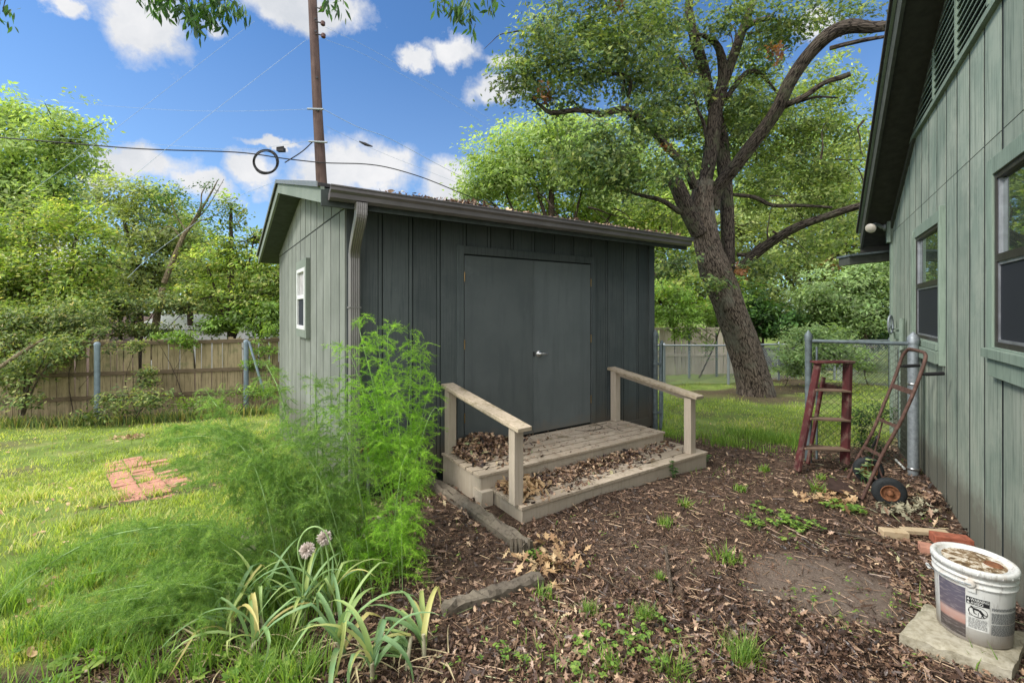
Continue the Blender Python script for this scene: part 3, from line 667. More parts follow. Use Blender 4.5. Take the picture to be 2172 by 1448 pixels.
# windows
for wi_, (wa, wb, z0, z1) in enumerate((W1, W2)):
    m = MB()
    for q in ((wa-.11, wa, z0-.11, z1+.11), (wb, wb+.11, z0-.11, z1+.11), (wa, wb, z1, z1+.11), (wa, wb, z0-.11, z0)): K.box(m, q[0], q[1], -.03, .01, q[2], q[3])
    w = m.build('window', M['house_trim'], ho, bevel=.003)
    m = MB()
    if wi_ == 0:      # outer storm trim and sill stand proud
        K.box(m, wa-.02, wa+.06, -.075, -.031, z0-.10, z1+.13) if False else None
        K.box(m, wa-.05, wa-.005, -.05, -.031, z0-.06, z1+.08); K.box(m, wa-.05, wb+.02, -.055, -.031, z0-.07, z0-.008)
        K.box(m, wa-.13, wa-.10, -.09, -.031, z0-.14, z1+.16) if False else None
        K.box(m, wb+.045, wb+.075, -.043, -.031, z0-.07, z1+.03); K.box(m, wb+.115, wb+.135, -.05, -.001, z0-.20, z1+.13); K.box(m, wa-.04, wb+.07, -.07, -.031, z0-.19, z0-.075)
    else:
        K.box(m, wa-.06, wb+.2, -.07, -.031, z0-.07, z0-.01); K.box(m, wa-.02, wb+.15, -.045, -.031, z0-.19, z0-.075)
    m.build('sill', M['house_trim'], w, bevel=.003)
    m = MB(); f = .035; zm = z0+(z1-z0)*.49
    for q in ((wa, wa+f, z0, z1), (wb-f, wb, z0, z1), (wa+f, wb-f, z1-f, z1), (wa+f, wb-f, z0, z0+f), (wa+f, wb-f, zm, zm+.05)): K.box(m, q[0], q[1], -.018, .03, q[2], q[3])
    m.build('frame', M['alu'], w)
    m = MB(); f2 = .052
    for q in ((wa+f, wa+f2, z0+f, zm), (wb-f2, wb-f, z0+f, zm), (wa+f2, wb-f2, zm-.02, zm), (wa+f2, wb-f2, z0+f, z0+f2), (wa+f, wa+f2, zm+.05, z1-f), (wb-f2, wb-f, zm+.05, z1-f)): K.box(m, q[0], q[1], -.010, .012, q[2], q[3])
    m.build('screen_frame', M['alu_light'], w)
    m = MB(); K.box(m, wa+.036, wb-.036, .010, .014, zm+.03, z1-.03); m.build('pane', M['glass_house'], w)
    m = MB(); K.box(m, wa+.04, wb-.04, -.002, .0, z0+.036, zm-.005); m.build('insect_screen', M['screen'], w)
m = MB(); m.tube([K(1.25, -.055, 0), K(1.25, -.055, H-.1)], .03, 10); m.build('conduit', M['house_trim'], ho, True)
# floodlight on corner board
fl = thing('floodlight', 'clear glass floodlight bulb in a grey holder under the house eave', 'floodlight', K(.05, -.05, H+1.2))
m = MB(); K.box(m, -.0, .13, -.075, -.032, H+1.0, H+1.40); m.build('back_board', M['house_trim'], fl, bevel=.004)
m = MB(); c = K(.03, -.08, H+1.24); m.lathe(c, [(0, 0), (.055, 0), (.055, .02), (.03, .035), (0, .035)], 16, -K.ey); 
pA = c-K.ey*.04; pB = P(1856, 477, 6.72); pC = P(1842, 488, 6.62); dd = (pC-pB)/np.linalg.norm(pC-pB)
m.tube([pA, (pA+pB)/2+np.array((0, 0, .02)), pB], .026, 10, smooth=0); m.lathe(pB-dd*.0, [(.026, -.02), (.036, 0), (.036, .05), (.03, .055)], 16, dd); m.build('holder', M['galv'], fl, True)
m = MB(); m.lathe(pB+dd*.045, [(.028, 0), (.036, .03), (.066, .085), (.070, .105), (.066, .112), (0, .118)], 24, dd); t = NT('bulb glass'); m.build('bulb', t.done(t.bsdf((.5, .45, .38), .12, spec=.8)), fl, True)
# porch beam
pb = tag(MB().box(P(1802, 561, 7.0), P(1930, 548, 7.0)-P(1802, 561, 7.0), (0.05, .3, 0), (0, 0, .125)).build('porch_beam', M['house_fascia']), 'brown porch roof beam sticking out behind the house corner', 'beam')
m = MB(); m.box(P(1801, 543.5, 6.98)-(0, .02, 0), P(1930, 530, 6.98)-P(1801, 543.5, 6.98), (0.05, .36, 0), (0, 0, .03)); m.build('flashing', M['galv_dk'], pb)
# hose hanger
hh = thing('hose_hanger', 'green metal hose hanger with a ring end fixed beside the house corner', 'hose hanger', K(.2, -.1, H-.25))
def prj(u, v, a_): # on the vertical plane b=a_ (house frame)
    r = (u-CU)/FPX; # point (x,y) with x=r*y ; ey.(p-o)=a_
    y = (a_+np.dot(K.ey[:2], K.o[:2]))/(K.ey[0]*r+K.ey[1]); return P(u, v, y)
m = MB(); q = [prj(1892, 705, -.12), prj(1930, 709, -.10), prj(1932, 719, -.10), prj(1893, 720, -.12)]
y_ = 5.9
A = [P(1894, 703, 6.35), P(1931, 707, 5.75), P(1931, 720, 5.75), P(1897, 719, 6.35)]
off = K.ey*.16
m.add(A+[p+off for p in A], [(0, 1, 2, 3), (7, 6, 5, 4), (0, 4, 5, 1), (2, 6, 7, 3), (1, 5, 6, 2), (0, 3, 7, 4)]); m.build('tray', M['house_trim'], hh)
m = MB(); ring = [P(1889+5.0*math.cos(t_), 688+19*math.sin(t_), 6.3+.04*math.cos(t_)) for t_ in np.linspace(0, 2*math.pi, 17)]
m.tube(ring, .013, 8, cap=False, smooth=1); m.tube([ring[4]*.5+ring[12]*.5+0, ring[2]], .008, 6); m.tube([ring[4]*.5+ring[12]*.5, ring[6]], .008, 6); m.tube([ring[12], ring[4]*.5+ring[12]*.5], .008, 6)
m.build('ring', M['galv'], hh, True)
m = MB(); m.tube([P(1895, 697, 6.35), P(1926, 700, 5.8), P(1928, 706, 5.76)], .009, 8); m.build('handle', M['house_trim'], hh, True)
# ------------------------------------------------------------------ chain link
def chain(m, p, q, z0, z1, sp, r, sag=True):
    """diamond mesh of crossing wires between base points p and q (xy), heights z0,z1 relative to the ground; y"""
    p = np.array(p, float); q = np.array(q, float); L = np.linalg.norm(q-p); d = (q-p)/L; h = z1-z0
    n = int(L/sp)+int(h/sp)+2
    for s in (0, 1):
        V = []; Fm = []
        for k in range(-int(h/sp)-1, int(L/sp)+1):
            a0 = k*sp; a1 = a0+h
            t0 = max(0, -a0)/h; t1 = min(1, (L-a0)/h)
            if t1 <= t0: continue
            for t_ in (t0, t1):
                a = a0+t_*h; zz = t_ if s == 0 else 1-t_
                x, y = p+d*min(max(a, 0), L); zg = float(gz(x, y)) if len(p) == 2 else 0
                zf = zg+z0+zz*h
                c = np.array((x, y, zf))
                nn = np.array((-d[1], d[0], 0))*(.0015 if s else -.0015)
                V += [c+nn+np.array((d[0]*r, d[1]*r, 0)), c+nn+np.array((0, 0, 1.0))*r*1.0+np.array((-d[1], d[0], 0))*r, c+nn-np.array((d[0]*r, d[1]*r, 0))-np.array((-d[1], d[0], 0))*r]
            b = len(V)-6
            Fm += [(b, b+1, b+4, b+3), (b+1, b+2, b+5, b+4), (b+2, b, b+3, b+5)]
        m.add(V, Fm)
def post(m, x, y, h, r, cap=True, zb=None):
    z0 = float(gz(x, y)) if zb is None else zb
    m.tube([(x, y, z0-.1), (x, y, z0+h)], r, 16)
    if cap: m.lathe((x, y, z0+h), [(r*1.12, -.03), (r*1.15, .03), (r*.95, .045), (r*.25, .085), (0, .095)], 16)
gf = thing('chain_link_fence', 'short chain link fence panel between two thick grey posts by the house', 'fence', (3.9, 5.0, 0))
pL, pR = np.array((3.45, 5.24)), np.array((4.256, 4.775))
zt = H-.32
m = MB(); post(m, *pL, zt-float(gz(*pL)), .036); m.build('post', M['galv_dk'], gf, True)
m = MB(); post(m, *pR, zt-float(gz(*pR)), .047); post_ = m.build('post', M['galv'], gf, True)
for z in (H-.42, H-.78, 0.06): m = MB(); m.lathe((*pR, z), [(.048, -.012), (.052, -.012), (.052, .012), (.048, .012)], 16); m.build('tension_band', M['steel'], post_, True)
m = MB(); m.tube([(*pL, zt-.035), (*pR, zt-.035)], .021, 12); m.build('top_rail', M['galv_dk'], gf, True)
pe = K(.95, -.06, 0)[:2]
m = MB(); chain(m, pL+np.array((.05, -.03)), pR-np.array((.05, -.03)), .06, zt-.06-float(gz(*pL)), .068, .0024); chain(m, pR, pe, .02, 1.3, .06, .0022); m.build('wire_mesh', M['link_dk'], gf)
for q_, r_b, zt_ in ((pL+np.array((.07, -.04)), .012, zt-.1), (pR+(pe-pR)*.25, .014, zt-.15), (pR+(pe-pR)*.8, .02, zt-.15)): m = MB(); m.tube([(*q_, .02), (*q_, zt_)], r_b, 8); m.build('tension_bar', M['galv_dk'], gf, True)
# gate, open and seen edge on, with its hinge post at the shed corner
gt = thing('chain_link_gate', 'open chain link gate seen edge on beside the shed corner', 'gate', (2.2, 6.7, 0))
g0 = P(1390, 900, 6.5); 
m = MB(); post(m, g0[0], g0[1], H-.37-float(gz(g0[0], g0[1])), .034); m.build('post', M['galv_dk'], gt, True)
ga = P(1401, 0, 6.50); gb = P(1404, 0, 7.35)
m = MB(); zz0, zz1 = .03, H-.50
m.tube([(ga[0], ga[1], zz0), (ga[0], ga[1], zz1), (gb[0], gb[1], zz1), (gb[0], gb[1], zz0), (ga[0], ga[1], zz0)], .02, 10, smooth=0); m.build('frame', M['galv_dk'], gt, True)
m = MB(); chain(m, ga[:2], gb[:2], .05, 1.2, .068, .002); m.build('wire_mesh', M['link_dk'], gt)
m = MB()
for z in (.25, .95): m.box((g0[0]-.04, g0[1]-.04, z), (.13, 0, 0), (0, .06, 0), (0, 0, .03))
m.build('hinge', M['galv_dk'], gt)
# rear chain link fence
def fence_line(root, pts, h, pr, mat, mesh_r, sp, posts):
    m = MB()
    for a, b in zip(pts[:-1], pts[1:]):
        m.tube([(a[0], a[1], float(gz(*a))+h), (b[0], b[1], float(gz(*b))+h)], pr*.8, 8, smooth=0)
    m.build('top_rail', mat, root, True)
    for p in posts: post(MBp := MB(), p[0], p[1], h, pr, True); MBp.build('post', mat, root, True)
    m = MB()
    for a, b in zip(pts[:-1], pts[1:]): chain(m, a, b, .03, h, sp, mesh_r)
    m.build('wire_mesh', M['galv'], root)
def X(u, Y): return np.array(((u-CU)/FPX*Y, Y))
rf = thing('chain_link_fence', 'long low grey chain link fence across the rear lawn behind the oak', 'fence', (7, 14, float(gz(7, 14))))
c1, c2, c3, c4 = X(1409, 13.2), X(1545, 13.4), X(1652, 14.6), X(1887, 12.4)
fence_line(rf, [X(1392, 13.1), c2, c3], 1.16, .036, M['galv'], .0062, .085, [c1, c2, c3])
rf2 = thing('chain_link_fence', 'chain link fence run behind the pale green shrub beside the house', 'fence', (10.5, 13.5, float(gz(10, 13))))
fence_line(rf2, [c3, X(1770, 14.6)], 1.16, .034, M['galv'], .0062, .085, [X(1770, 14.6)])
fence_line(rf2, [X(1775, 14.3), c4, X(1960, 12.)], 1.30, .034, M['galv'], .0062, .085, [c4])
# ------------------------------------------------------------------ picket fences
def picket(root, a, b, h, w, mat, matr, zoff=0, gap=None, lean=.01, rails=(.22, .80), front=1, keep=lambda t: True):
    a = np.array(a); b = np.array(b); L = np.linalg.norm(b-a); d = (b-a)/L; nn = np.array((-d[1], d[0]))*front
    n = int(L/w); m = MB()
    for k in range(n):
        if not keep((k+.5)/n): continue
        c = a+d*(k+.5)*w; z0 = float(gz(*c))+zoff; hh_ = h+random.gauss(0, .025)
        ww = w*random.uniform(.86, .98); tl = random.gauss(0, lean)
        o = np.array((*(c-d*ww/2), z0-.05))+np.array((*nn, 0))*random.uniform(-.006, .006)
        m.box(o, np.array((*d, 0))*ww, np.array((*nn, 0))*.018, np.array((d[0]*tl, d[1]*tl, 1.))*hh_)
    m.build('pickets', mat, root)
    for r in rails:
        m = MB(); pa = np.array((*(a-nn*.03), float(gz(*a))+h*r)); pb_ = np.array((*(b-nn*.03), float(gz(*b))+h*r)); m.bar(pa, pb_, .04, .085); m.build('rail', matr, root)
wf = thing('wooden_fence', 'old mossy wooden picket fence along the left side of the yard', 'fence', (-8.5, 10.8, float(gz(-8.5, 10.8))))
fa, fb = np.array((-15.5, 8.9)), np.array((-3.6, 12.1))
picket(wf, fa, fb, 1.84, .115, M['picket'], M['fence_rail'], keep=lambda t: not .425 < t < .436 if False else True, rails=(.2, .50, .88))
for u, vt, Y in ((206, 726, 10.05), (522, 716, 11.0)):
    x, y = X(u, Y); bp = thing('fence_post', 'round blue grey steel post standing against the old wooden fence, %s' % ('nearer the left edge' if u < 300 else 'close to the shed'), 'post', (x, y, float(gz(x, y))), 'steel posts against the old fence')
    m = MB(); post(m, x, y, 1.72, .055, False); m.build('shaft', M['blue_post'], bp, True); m = MB(); m.lathe((x, y, float(gz(x, y))+1.72), [(.058, -.05), (.06, .0), (.04, .03), (0, .04)], 16); m.build('cap', M['blue_post'], bp, True)
x0_, x1_ = P(528, 724, 11.0), P(560, 832, 10.9)
br = MB().tube([x0_, x1_], .028, 8).build('brace', M['blue_post'], bp, True)
pf = thing('wooden_fence', 'pale wooden picket fence with vines over it behind the rear chain link', 'fence', (5, 15, float(gz(5, 15))))
picket(pf, X(1300, 15.6), X(1585, 17.2), 1.75, .14, M['picket_pale'], M['picket_pale'], rails=(.4, .95), lean=.02)
# blue-ish steel posts in front of that fence
pos_ = [(1462, 15.3), (1520, 15.6)]
for u, Y in pos_:
    x, y = X(u, Y); bp = thing('fence_post', 'thin grey post in front of the pale picket fence, %s' % ('nearer the shed' if u < 1500 else 'nearer the oak trunk'), 'post', (x, y, float(gz(x, y))), 'posts by the pale fence')
    m = MB(); post(m, x, y, 1.5, .04, False); m.build('shaft', M['galv_dk'], bp, True); m = MB(); m.lathe((x, y, float(gz(x, y))+1.5), [(.042, -.03), (.04, .02), (0, .03)], 12); m.build('cap', M['galv_dk'], bp, True)
# neighbour building beyond the left fence
nb = thing('neighbour_shed', 'low pale building with a white metal roof beyond the left fence', 'building', (-13, 21, float(gz(-13, 21))))
a0 = P(300, 690, 20); a1 = P(520, 700, 22); d = a1-a0; d[2] = 0
zb2 = a0[2]
m = MB(); m.box((a0[0], a0[1], -1.4), d, (.5, 5, 0), (0, 0, zb2+1.4-.25)); m.build('wall', M['white_vinyl'], nb)
m = MB(); up_ = np.array((.15, 1.8, .62)); m.box((a0[0]-.3, a0[1]-.4, zb2-.2), d*1.08, up_, (0, 0, .06)); m.build('roof', M['white_pl'], nb)
# ------------------------------------------------------------------ step ladder
ld = thing('step_ladder', 'red painted wooden step ladder leaning on the chain link panel', 'ladder', (3.4, 4.9, 0))
gL = lambda x, y, dz=0: np.array((x, y, float(gz(x, y))+dz))
Lt, Lb = P(1741, 771, 5.02), P(1697, 1000, 4.84); Rt, Rb = P(1806, 770, 4.98), P(1800, 985, 4.88)
wd = (Rb-Lb); wd[2] = 0; wd /= np.linalg.norm(wd); bk = np.array((-wd[1], wd[0], 0))
def rail2(p, q, w=.022, dpt=.085):
    return MB().box(p-wd*w/2, wd*w, bk*dpt, q-p)
rail2(Lb, Lt+np.array((0, 0, .0)), .03).build('side_rail', M['red_wood'], ld, bevel=.002); rail2(Rb, Rt, .035, .10).build('side_rail', M['red_wood'], ld, bevel=.002)
m = MB(); m.bar(Lt-wd*.05+bk*.05+(0, 0, .012), Rt+wd*.045+bk*.05+(0, 0, .012), .14, .022); m.build('top_cap', M['red_wood'], ld, bevel=.003)
for v in (828, 890, 952):
    f = (v-771)/(1000-771); p = Lt+(Lb-Lt)*f; q = Rt+(Rb-Rt)*((v+3-770)/(985-770))
    m = MB(); m.bar(p+wd*.0-bk*.01+bk*.045, q-bk*.01+bk*.045, .11, .02); m.build('step', M['bare_wood'], ld, bevel=.002)
# rear frame
b1_, b2_ = P(1750, 800, 5.12), P(1716, 985, 5.08); b3_, b4_ = P(1800, 780, 5.12), P(1796, 965, 5.12)
rail2(b2_, b1_, .022, .04).build('rear_rail', M['red_wood'], ld); rail2(b4_, b3_, .022, .04).build('rear_rail', M['red_wood'], ld)
m = MB(); m.bar(P(1742, 818, 5.13), P(1800, 828, 5.14), .02, .07); m.build('cross_bar', M['red_wood'], ld); m = MB(); m.bar(P(1718, 947, 5.09), P(1798, 956, 5.12), .02, .06); m.build('cross_bar', M['bare_wood'], ld)
# ------------------------------------------------------------------ hand truck
ht = thing('hand_truck', 'rusty hand truck with black rubber tyres leaning against the house', 'hand truck', (3.5, 4.2, 0))
ax = np.array((.24, .50, 0)); axn = ax/np.linalg.norm(ax)
near_px = [(1829, 1058), (1858, 993), (1875, 957), (1905, 904), (1933, 844), (1955, 786), (1963, 760), (1962, 750), (1955, 746)]
b0_ = np.array((3.21, 4.13, 0.02)); tdir = np.array((.46, -.13, 0))
def onplane(u, v, off):   # sight line meets the slanted plane of the truck frame (spanned by axle + lean)
    n_ = np.cross(axn, np.array((.46, -.13, 1.345))); n_ /= np.linalg.norm(n_)
    r = np.array(((u-CU)/FPX, 1., (HV-v)/FPX)); o = np.array((0, 0, H)); return o+r*np.dot(b0_+off-o, n_)/np.dot(r, n_)
near = [onplane(u, v, 0) for u, v in near_px]
far_px = [(1797, 1018), (1820, 970), (1850, 917), (1877, 852), (1897, 804), (1913, 758), (1922, 745), (1930, 740)]
far = [onplane(u, v, 0) for u, v in far_px]
m = MB(); m.tube(near+far[::-1], .0145, 10); m.build('frame', M['rust'], ht, True)
def along(pts, v):
    vs = [HV-(p[2]-H)/p[1]*FPX for p in pts]; i = int(np.argmin([abs(x-v) for x in vs])); return pts[i]
for va, vb, w in ((817, 833, .045), (888, 905, .03), (947, 967, .03)):
    def at_(pts, v):
        vs = np.array([HV-(p[2]-H)/p[1]*FPX for p in pts]); o_ = np.argsort(vs); arr = np.array(pts)[o_]; return np.array([np.interp(v, vs[o_], arr[:, k]) for k in range(3)])
    m = MB(); m.bar(at_(far, va), at_(near, vb), .008, w, up=(.2, -.1, 1)); m.build('cross_brace', M['rust'], ht)
for pts, v, dv in ((far, 777, 0), (near, 794, 0)):
    p = at_(pts, v); q = p+np.array((.10, -.03, .01))*1.6; m = MB(); m.tube([p, p+(q-p)*.3], .010, 8); m.tube([p+(q-p)*.25, q], .016, 10); m.build('grip', M['grip'], ht, True)
m = MB(); a_, b_ = near[0], far[0]
tip = np.array((-.20, .06, .03))
m.add([a_+(0,0,.0), b_, b_+tip+(0.02,-.06,0), a_+tip*1.05+(0,.1,0), a_+(0,0,.006), b_+(0,0,.006), b_+tip+(0.02,-.06,.006), a_+tip*1.05+(0,.1,.006)], [(0,1,2,3),(7,6,5,4),(0,4,5,1),(1,5,6,2),(2,6,7,3),(3,7,4,0)]); m.build('toe_plate', M['blade'], ht)
for c, nm in ((np.array((3.35, 4.0, .13)), 0), (np.array((3.56, 4.50, .13)), 1)):
    c[2] = float(gz(c[0], c[1]))+.127
    m = MB(); m.lathe(c, [(.07, -.034), (.10, -.036), (.122, -.026), (.128, -.008), (.128, .008), (.122, .026), (.10, .036), (.07, .034)], 40, axn); wh = m.build('wheel', M['rubber'], ht, True)
    m = MB(); m.lathe(c, [(.03, -.02), (.055, -.016), (.062, -.034), (.071, -.036), (.071, .036), (.062, .034), (.055, .016), (.03, .02)], 32, axn); m.lathe(c, [(0, -.05), (.022, -.05), (.026, -.015), (.026, .015), (.022, .05), (0, .05)], 20, axn); m.build('rim', M['rust_hub'], wh, True)
cw, cf = np.array((3.35, 4.0, .13)), np.array((3.56, 4.5, .13))
m = MB(); m.tube([cw, cf], .010, 8); m.tube([cw+axn*.07, at_(near, 985)], .008, 6); m.tube([cf-axn*.07, at_(far, 960)], .008, 6); m.tube([cf-axn*.05, at_(far, 885)+np.array((.05, 0, 0))], .007, 6); m.build('axle_bracket', M['rust'], ht, True)
# black tool handle and white plastic pipe
m = MB(); m.tube([P(1850, 948, 4.85), P(1862, 928, 4.8)], .012, 8); m.tube([P(1859, 931, 4.8), P(1863, 924, 4.8)], .02, 8); tag(m.build('tool_handle', M['grip'], None, True), 'short black plastic tool handle sticking up behind the hand truck', 'handle')
m = MB(); m.tube([G(1900, 980)+(0, 0, .03), G(1918, 997)+(0, 0, .02)], .012, 10); tag(m.build('plastic_pipe', M['white_pl'], None, True), 'short white plastic pipe lying by the thick fence post', 'pipe')
# ------------------------------------------------------------------ slab, bucket, bricks
q = [G(1908, 1340, .07), G(1962, 1280, .07), None, G(2147, 1418, .07)]
q[0][2] = q[1][2] = q[3][2] = .07+float(gz(2.2, 2.3)); q[2] = q[1]+q[3]-q[0]
sc_ = bpy.data.meshes.new('s'); bpy.data.meshes.remove(sc_)
cen = sum(q)/4
def grid_slab(q, th, n=14, j=.004):
    V = []; F = []
    for i in range(n+1):
        for k in range(n+1):
            s_, t_ = i/n, k/n; p = q[0]*(1-s_)*(1-t_)+q[1]*s_*(1-t_)+q[2]*s_*t_+q[3]*(1-s_)*t_
            e = min(s_, 1-s_, t_, 1-t_); p = p+np.array((0, 0, random.gauss(0, j*.4)-(.006 if e == 0 else 0)-(.03*random.random()**8 if e == 0 else 0))); V.append(p)
    for i in range(n):
        for k in range(n): b = i*(n+1)+k; F.append((b, b+1, b+n+2, b+n+1))
    m = MB(); m.add(V, F)
    ring = [i*(n+1) for i in range(n+1)]+[n*(n+1)+k for k in range(1, n+1)]+[i*(n+1)+n for i in range(n-1, -1, -1)]+[k for k in range(n-1, 0, -1)]
    R_ = [V[i] for i in ring]; nn = len(R_); lowr = [p+(p-sum(R_)/nn)*.01+np.array((0, 0, -th))+np.array((random.gauss(0, j), random.gauss(0, j), 0)) for p in R_]
    k = np.arange(nn); m.add(R_+lowr, np.stack([k, (k+1) % nn, (k+1) % nn+nn, k+nn], 1)); return m
sl_ = grid_slab(q, .11).build('concrete_paver', M['slab'], None, True); tag(sl_, 'square mossy concrete paver under the white bucket', 'paver')
sl_.modifiers.new('e', 'EDGE_SPLIT').split_angle = math.radians(50)
zs = q[0][2]+.001
bc = np.array((2.372, 2.315, zs))
bu = thing('bucket', 'dirty white plastic bucket with warning label and leaf littered lid', 'bucket', bc)
rb, rt, hb = .138, .152, .37
def rad(z): return rb+(rt-rb)*z/hb
prof = [(0, 0), (rb-.006, 0), (rb, .006)]
for z in (.28, ): prof += [(rad(z), z)]
for z in (.287, .318, .340): prof += [(rad(z), z-.004), (rad(z)+.008, z-.003), (rad(z)+.009, z+.004), (rad(z), z+.006)]
prof += [(rad(.352), .352)]
m = MB(); m.lathe(bc, prof, 64); m.build('body', M['bucket'], bu, True)
m = MB(); m.lathe(bc, [(rt-.004, .342), (rt+.011, .343), (rt+.012, .366), (rt+.006, .374), (rt-.004, .374), (rt-.012, .368), (rt-.014, .360), (0, .358)], 64)
for k in range(22):
    th = k*2*math.pi/22; d_ = np.array((math.cos(th), math.sin(th), 0)); tt = np.array((-d_[1], d_[0], 0)); m.box(bc+d_*(rt+.0115)-tt*.001+(0, 0, .346), tt*.003, d_*.0012, (0, 0, .012))
lid = m.build('lid', M['bucket'], bu, True)
m = MB(); m.lathe(bc, [(rt-.0145, .3595), (.07, .3605), (0, .3605)], 48); m.build('grime', M['lid'], lid, True)
m = MB(); cc = bc+np.array((.055, -.045, .361)); m.lathe(cc, [(.026, 0), (.030, .004), (.033, .004), (.036, 0)], 32); m.lathe(cc, [(0, .001), (.026, .001)], 32); m.build('spout_cap', M['rust_hub'], lid, True)
th0 = math.atan2(-bc[1], -bc[0])     # direction from bucket toward the viewer
def cyl(th, z, dr=.0012): r = rad(z)+dr; return bc+np.array((r*math.cos(th), r*math.sin(th), z))
def patch(t0, t1, z0, z1, dr, n=16):
    V = [cyl(t0+(t1-t0)*i/n, z, dr) for z in (z0, z1) for i in range(n+1)]; return V, [(i, i+1, n+2+i, n+1+i) for i in range(n)]
# angles: image left = smaller/greater? use helper giving angle from horizontal image position
def TH(u, v=1280):
    best = None
    for t_ in np.linspace(th0-1.6, th0+1.6, 641):
        p = cyl(t_, .15, 0); e = abs(CU+p[0]/p[1]*FPX-u)
        if best is None or e < best[0]: best = (e, t_)
    return best[1]
lab = MB(); V, F = patch(TH(2049), TH(2099), .075, .235, .0012); lab.add(V, F); lb = lab.build('warning_label', M['white_pl'], bu)
m = MB(); V, F = patch(TH(2049.5), TH(2098.5), .198, .234, .0020); m.add(V, F)
m.build('label_header', M['black_ink'], lb)
def text_mesh(s, size, th_left, th_right, zbase, mat, parent, dr):
    cu = bpy.data.curves.new('t', 'FONT'); cu.body = s; cu.size = size; cu.resolution_u = 3; cu.offset = size*.02; cu.extrude = 0
    ob = bpy.data.objects.new('t', cu); COL.objects.link(ob); dg = bpy.context.evaluated_depsgraph_get(); me = bpy.data.meshes.new_from_object(ob.evaluated_get(dg))
    V = np.array([v.co for v in me.vertices]); F = [list(p.vertices) for p in me.polygons]
    bpy.data.objects.remove(ob); bpy.data.curves.remove(cu)
    x0, x1 = V[:, 0].min(), V[:, 0].max()
    VV = [tuple(cyl(th_left+(th_right-th_left)*(v[0]-x0)/(x1-x0), zbase+v[1], dr)-org(parent)) for v in V]
    m2 = bpy.data.meshes.new('lettering'); m2.from_pydata(VV, [], F); m2.materials.append(mat); o = bpy.data.objects.new('lettering', m2); COL.objects.link(o); o.parent = parent
    bpy.data.meshes.remove(me); return o
text_mesh('WARNING', .0185, TH(2058.5), TH(2097), .2175, M['white_pl'], lb, .0026)
text_mesh('AVISO', .0185, TH(2058.5), TH(2085), .2010, M['white_pl'], lb, .0026)
m = MB()
for z in (.2175, .201):
    V = [cyl(TH(2051), z, .0026), cyl(TH(2057), z, .0026), cyl(TH(2054), z+.013, .0026)]; m.add(V, [(0, 1, 2)])
m.build('warning_triangle', M['white_pl'], lb)
m = MB()
def arc(pts, w, dr=.0026):   # flat stroke on the bucket, pts in (s 0..1 across label, z)
    tA, tB = TH(2049), TH(2099); n = len(pts)
    sc0 = abs(tB-tA)*rad(.15)
    for (s0, z0), (s1, z1) in zip(pts[:-1], pts[1:]):
        dx, dz = (s1-s0)*sc0, z1-z0; L = math.hypot(dx, dz)+1e-9; nx, nz = -dz/L*w/sc0, dx/L*w
        m.add([cyl(tA+(tB-tA)*(s+a*nx), z+a*nz, dr) for s, z, a in ((s0, z0, -1), (s1, z1, -1), (s1, z1, 1), (s0, z0, 1))], [(0, 1, 2, 3)])
circ = [(.5+.40*math.cos(a), .166+.026*math.sin(a)) for a in np.linspace(0, 2*math.pi, 25)]
arc(circ, .0011); arc([(.22, .188), (.78, .144)], .0013)
arc([(.12, .176), (.14, .144), (.62, .142), (.70, .166)], .0009); arc([(.5, .143), (.52, .166)], .0009)
arc([(.30, .180), (.55, .178), (.72, .160)], .0052); arc([(.20, .190), (.30, .180)], .004); arc([(.30, .176), (.34, .158), (.44, .156)], .0022); arc([(.72, .160), (.90, .158)], .0018); arc([(.62, .165), (.74, .150)], .0022)
for k in range(11):
    x_ = .10
    while x_ < .86:
        w_ = random.uniform(.04, .14); arc([(x_, .131-k*.0046), (min(x_+w_, .9), .131-k*.0046)], .0009, .0022); x_ += w_+.03
m.build('pictogram', M['black_ink'], lb)
m = MB(); V, F = patch(TH(2101), TH(2161), .055, .205, .0012, 20); tA, tB = TH(2103), TH(2160)
for k in range(28):
    x_ = 0.; z_ = .20-k*.0048
    if k in (3, 4, 16): continue
    while x_ < 1:
        w_ = random.uniform(.02, .09); x1 = min(x_+w_, 1)
        m.add([cyl(tA+(tB-tA)*x_, z_, .0014), cyl(tA+(tB-tA)*x1, z_, .0014), cyl(tA+(tB-tA)*x1, z_+.0031, .0014), cyl(tA+(tB-tA)*x_, z_+.0031, .0014)], [(0, 1, 2, 3)]); x_ = x1+.012
m.build('fine_print', M['grey_ink'], bu)
m = MB(); V, F = patch(TH(1994), TH(2048), .02, .268, .0010, 20); m.add(V, F); m.build('picture_label', M['label_pic'], bu)
m = MB(); V = []; e0 = cyl(TH(2058), .300, .014); m.lathe(e0-(np.array((math.cos(TH(2058)), math.sin(TH(2058)), 0))*.008), [(.020, -.004), (.020, .006), (.010, .008), (0, .008)], 20, (math.cos(TH(2058)), math.sin(TH(2058)), 0)); V2, F2 = patch(TH(2051), TH(2069), .262, .31, .010, 6); m.add(V2, F2); m.build('ear', M['bucket'], bu, True)
m = MB(); hp = [cyl(TH(2060), .300, .018)]+[cyl(TH(2060)+(TH(1990)-TH(2060))*f, .300-.002*f, .020+.012*f) for f in (.3, .6, .85, 1.)]+[cyl(TH(1990)-.25, .285, .03), cyl(TH(1990)-.45, .275, .02)]
m.tube(hp, .0024, 8); m.build('bail_handle', M['galv'], bu, True)
m = MB(); m.tube([cyl(TH(1988), .286, .028), cyl(TH(1988)-.3, .276, .026)], .008, 10); m.build('grip', M['white_pl'], bu, True)
lp = np.array([bc+np.array((x, y, .366)) for x, y in rng.uniform(-.1, .1, (40, 2)) if x*x+y*y < .012])
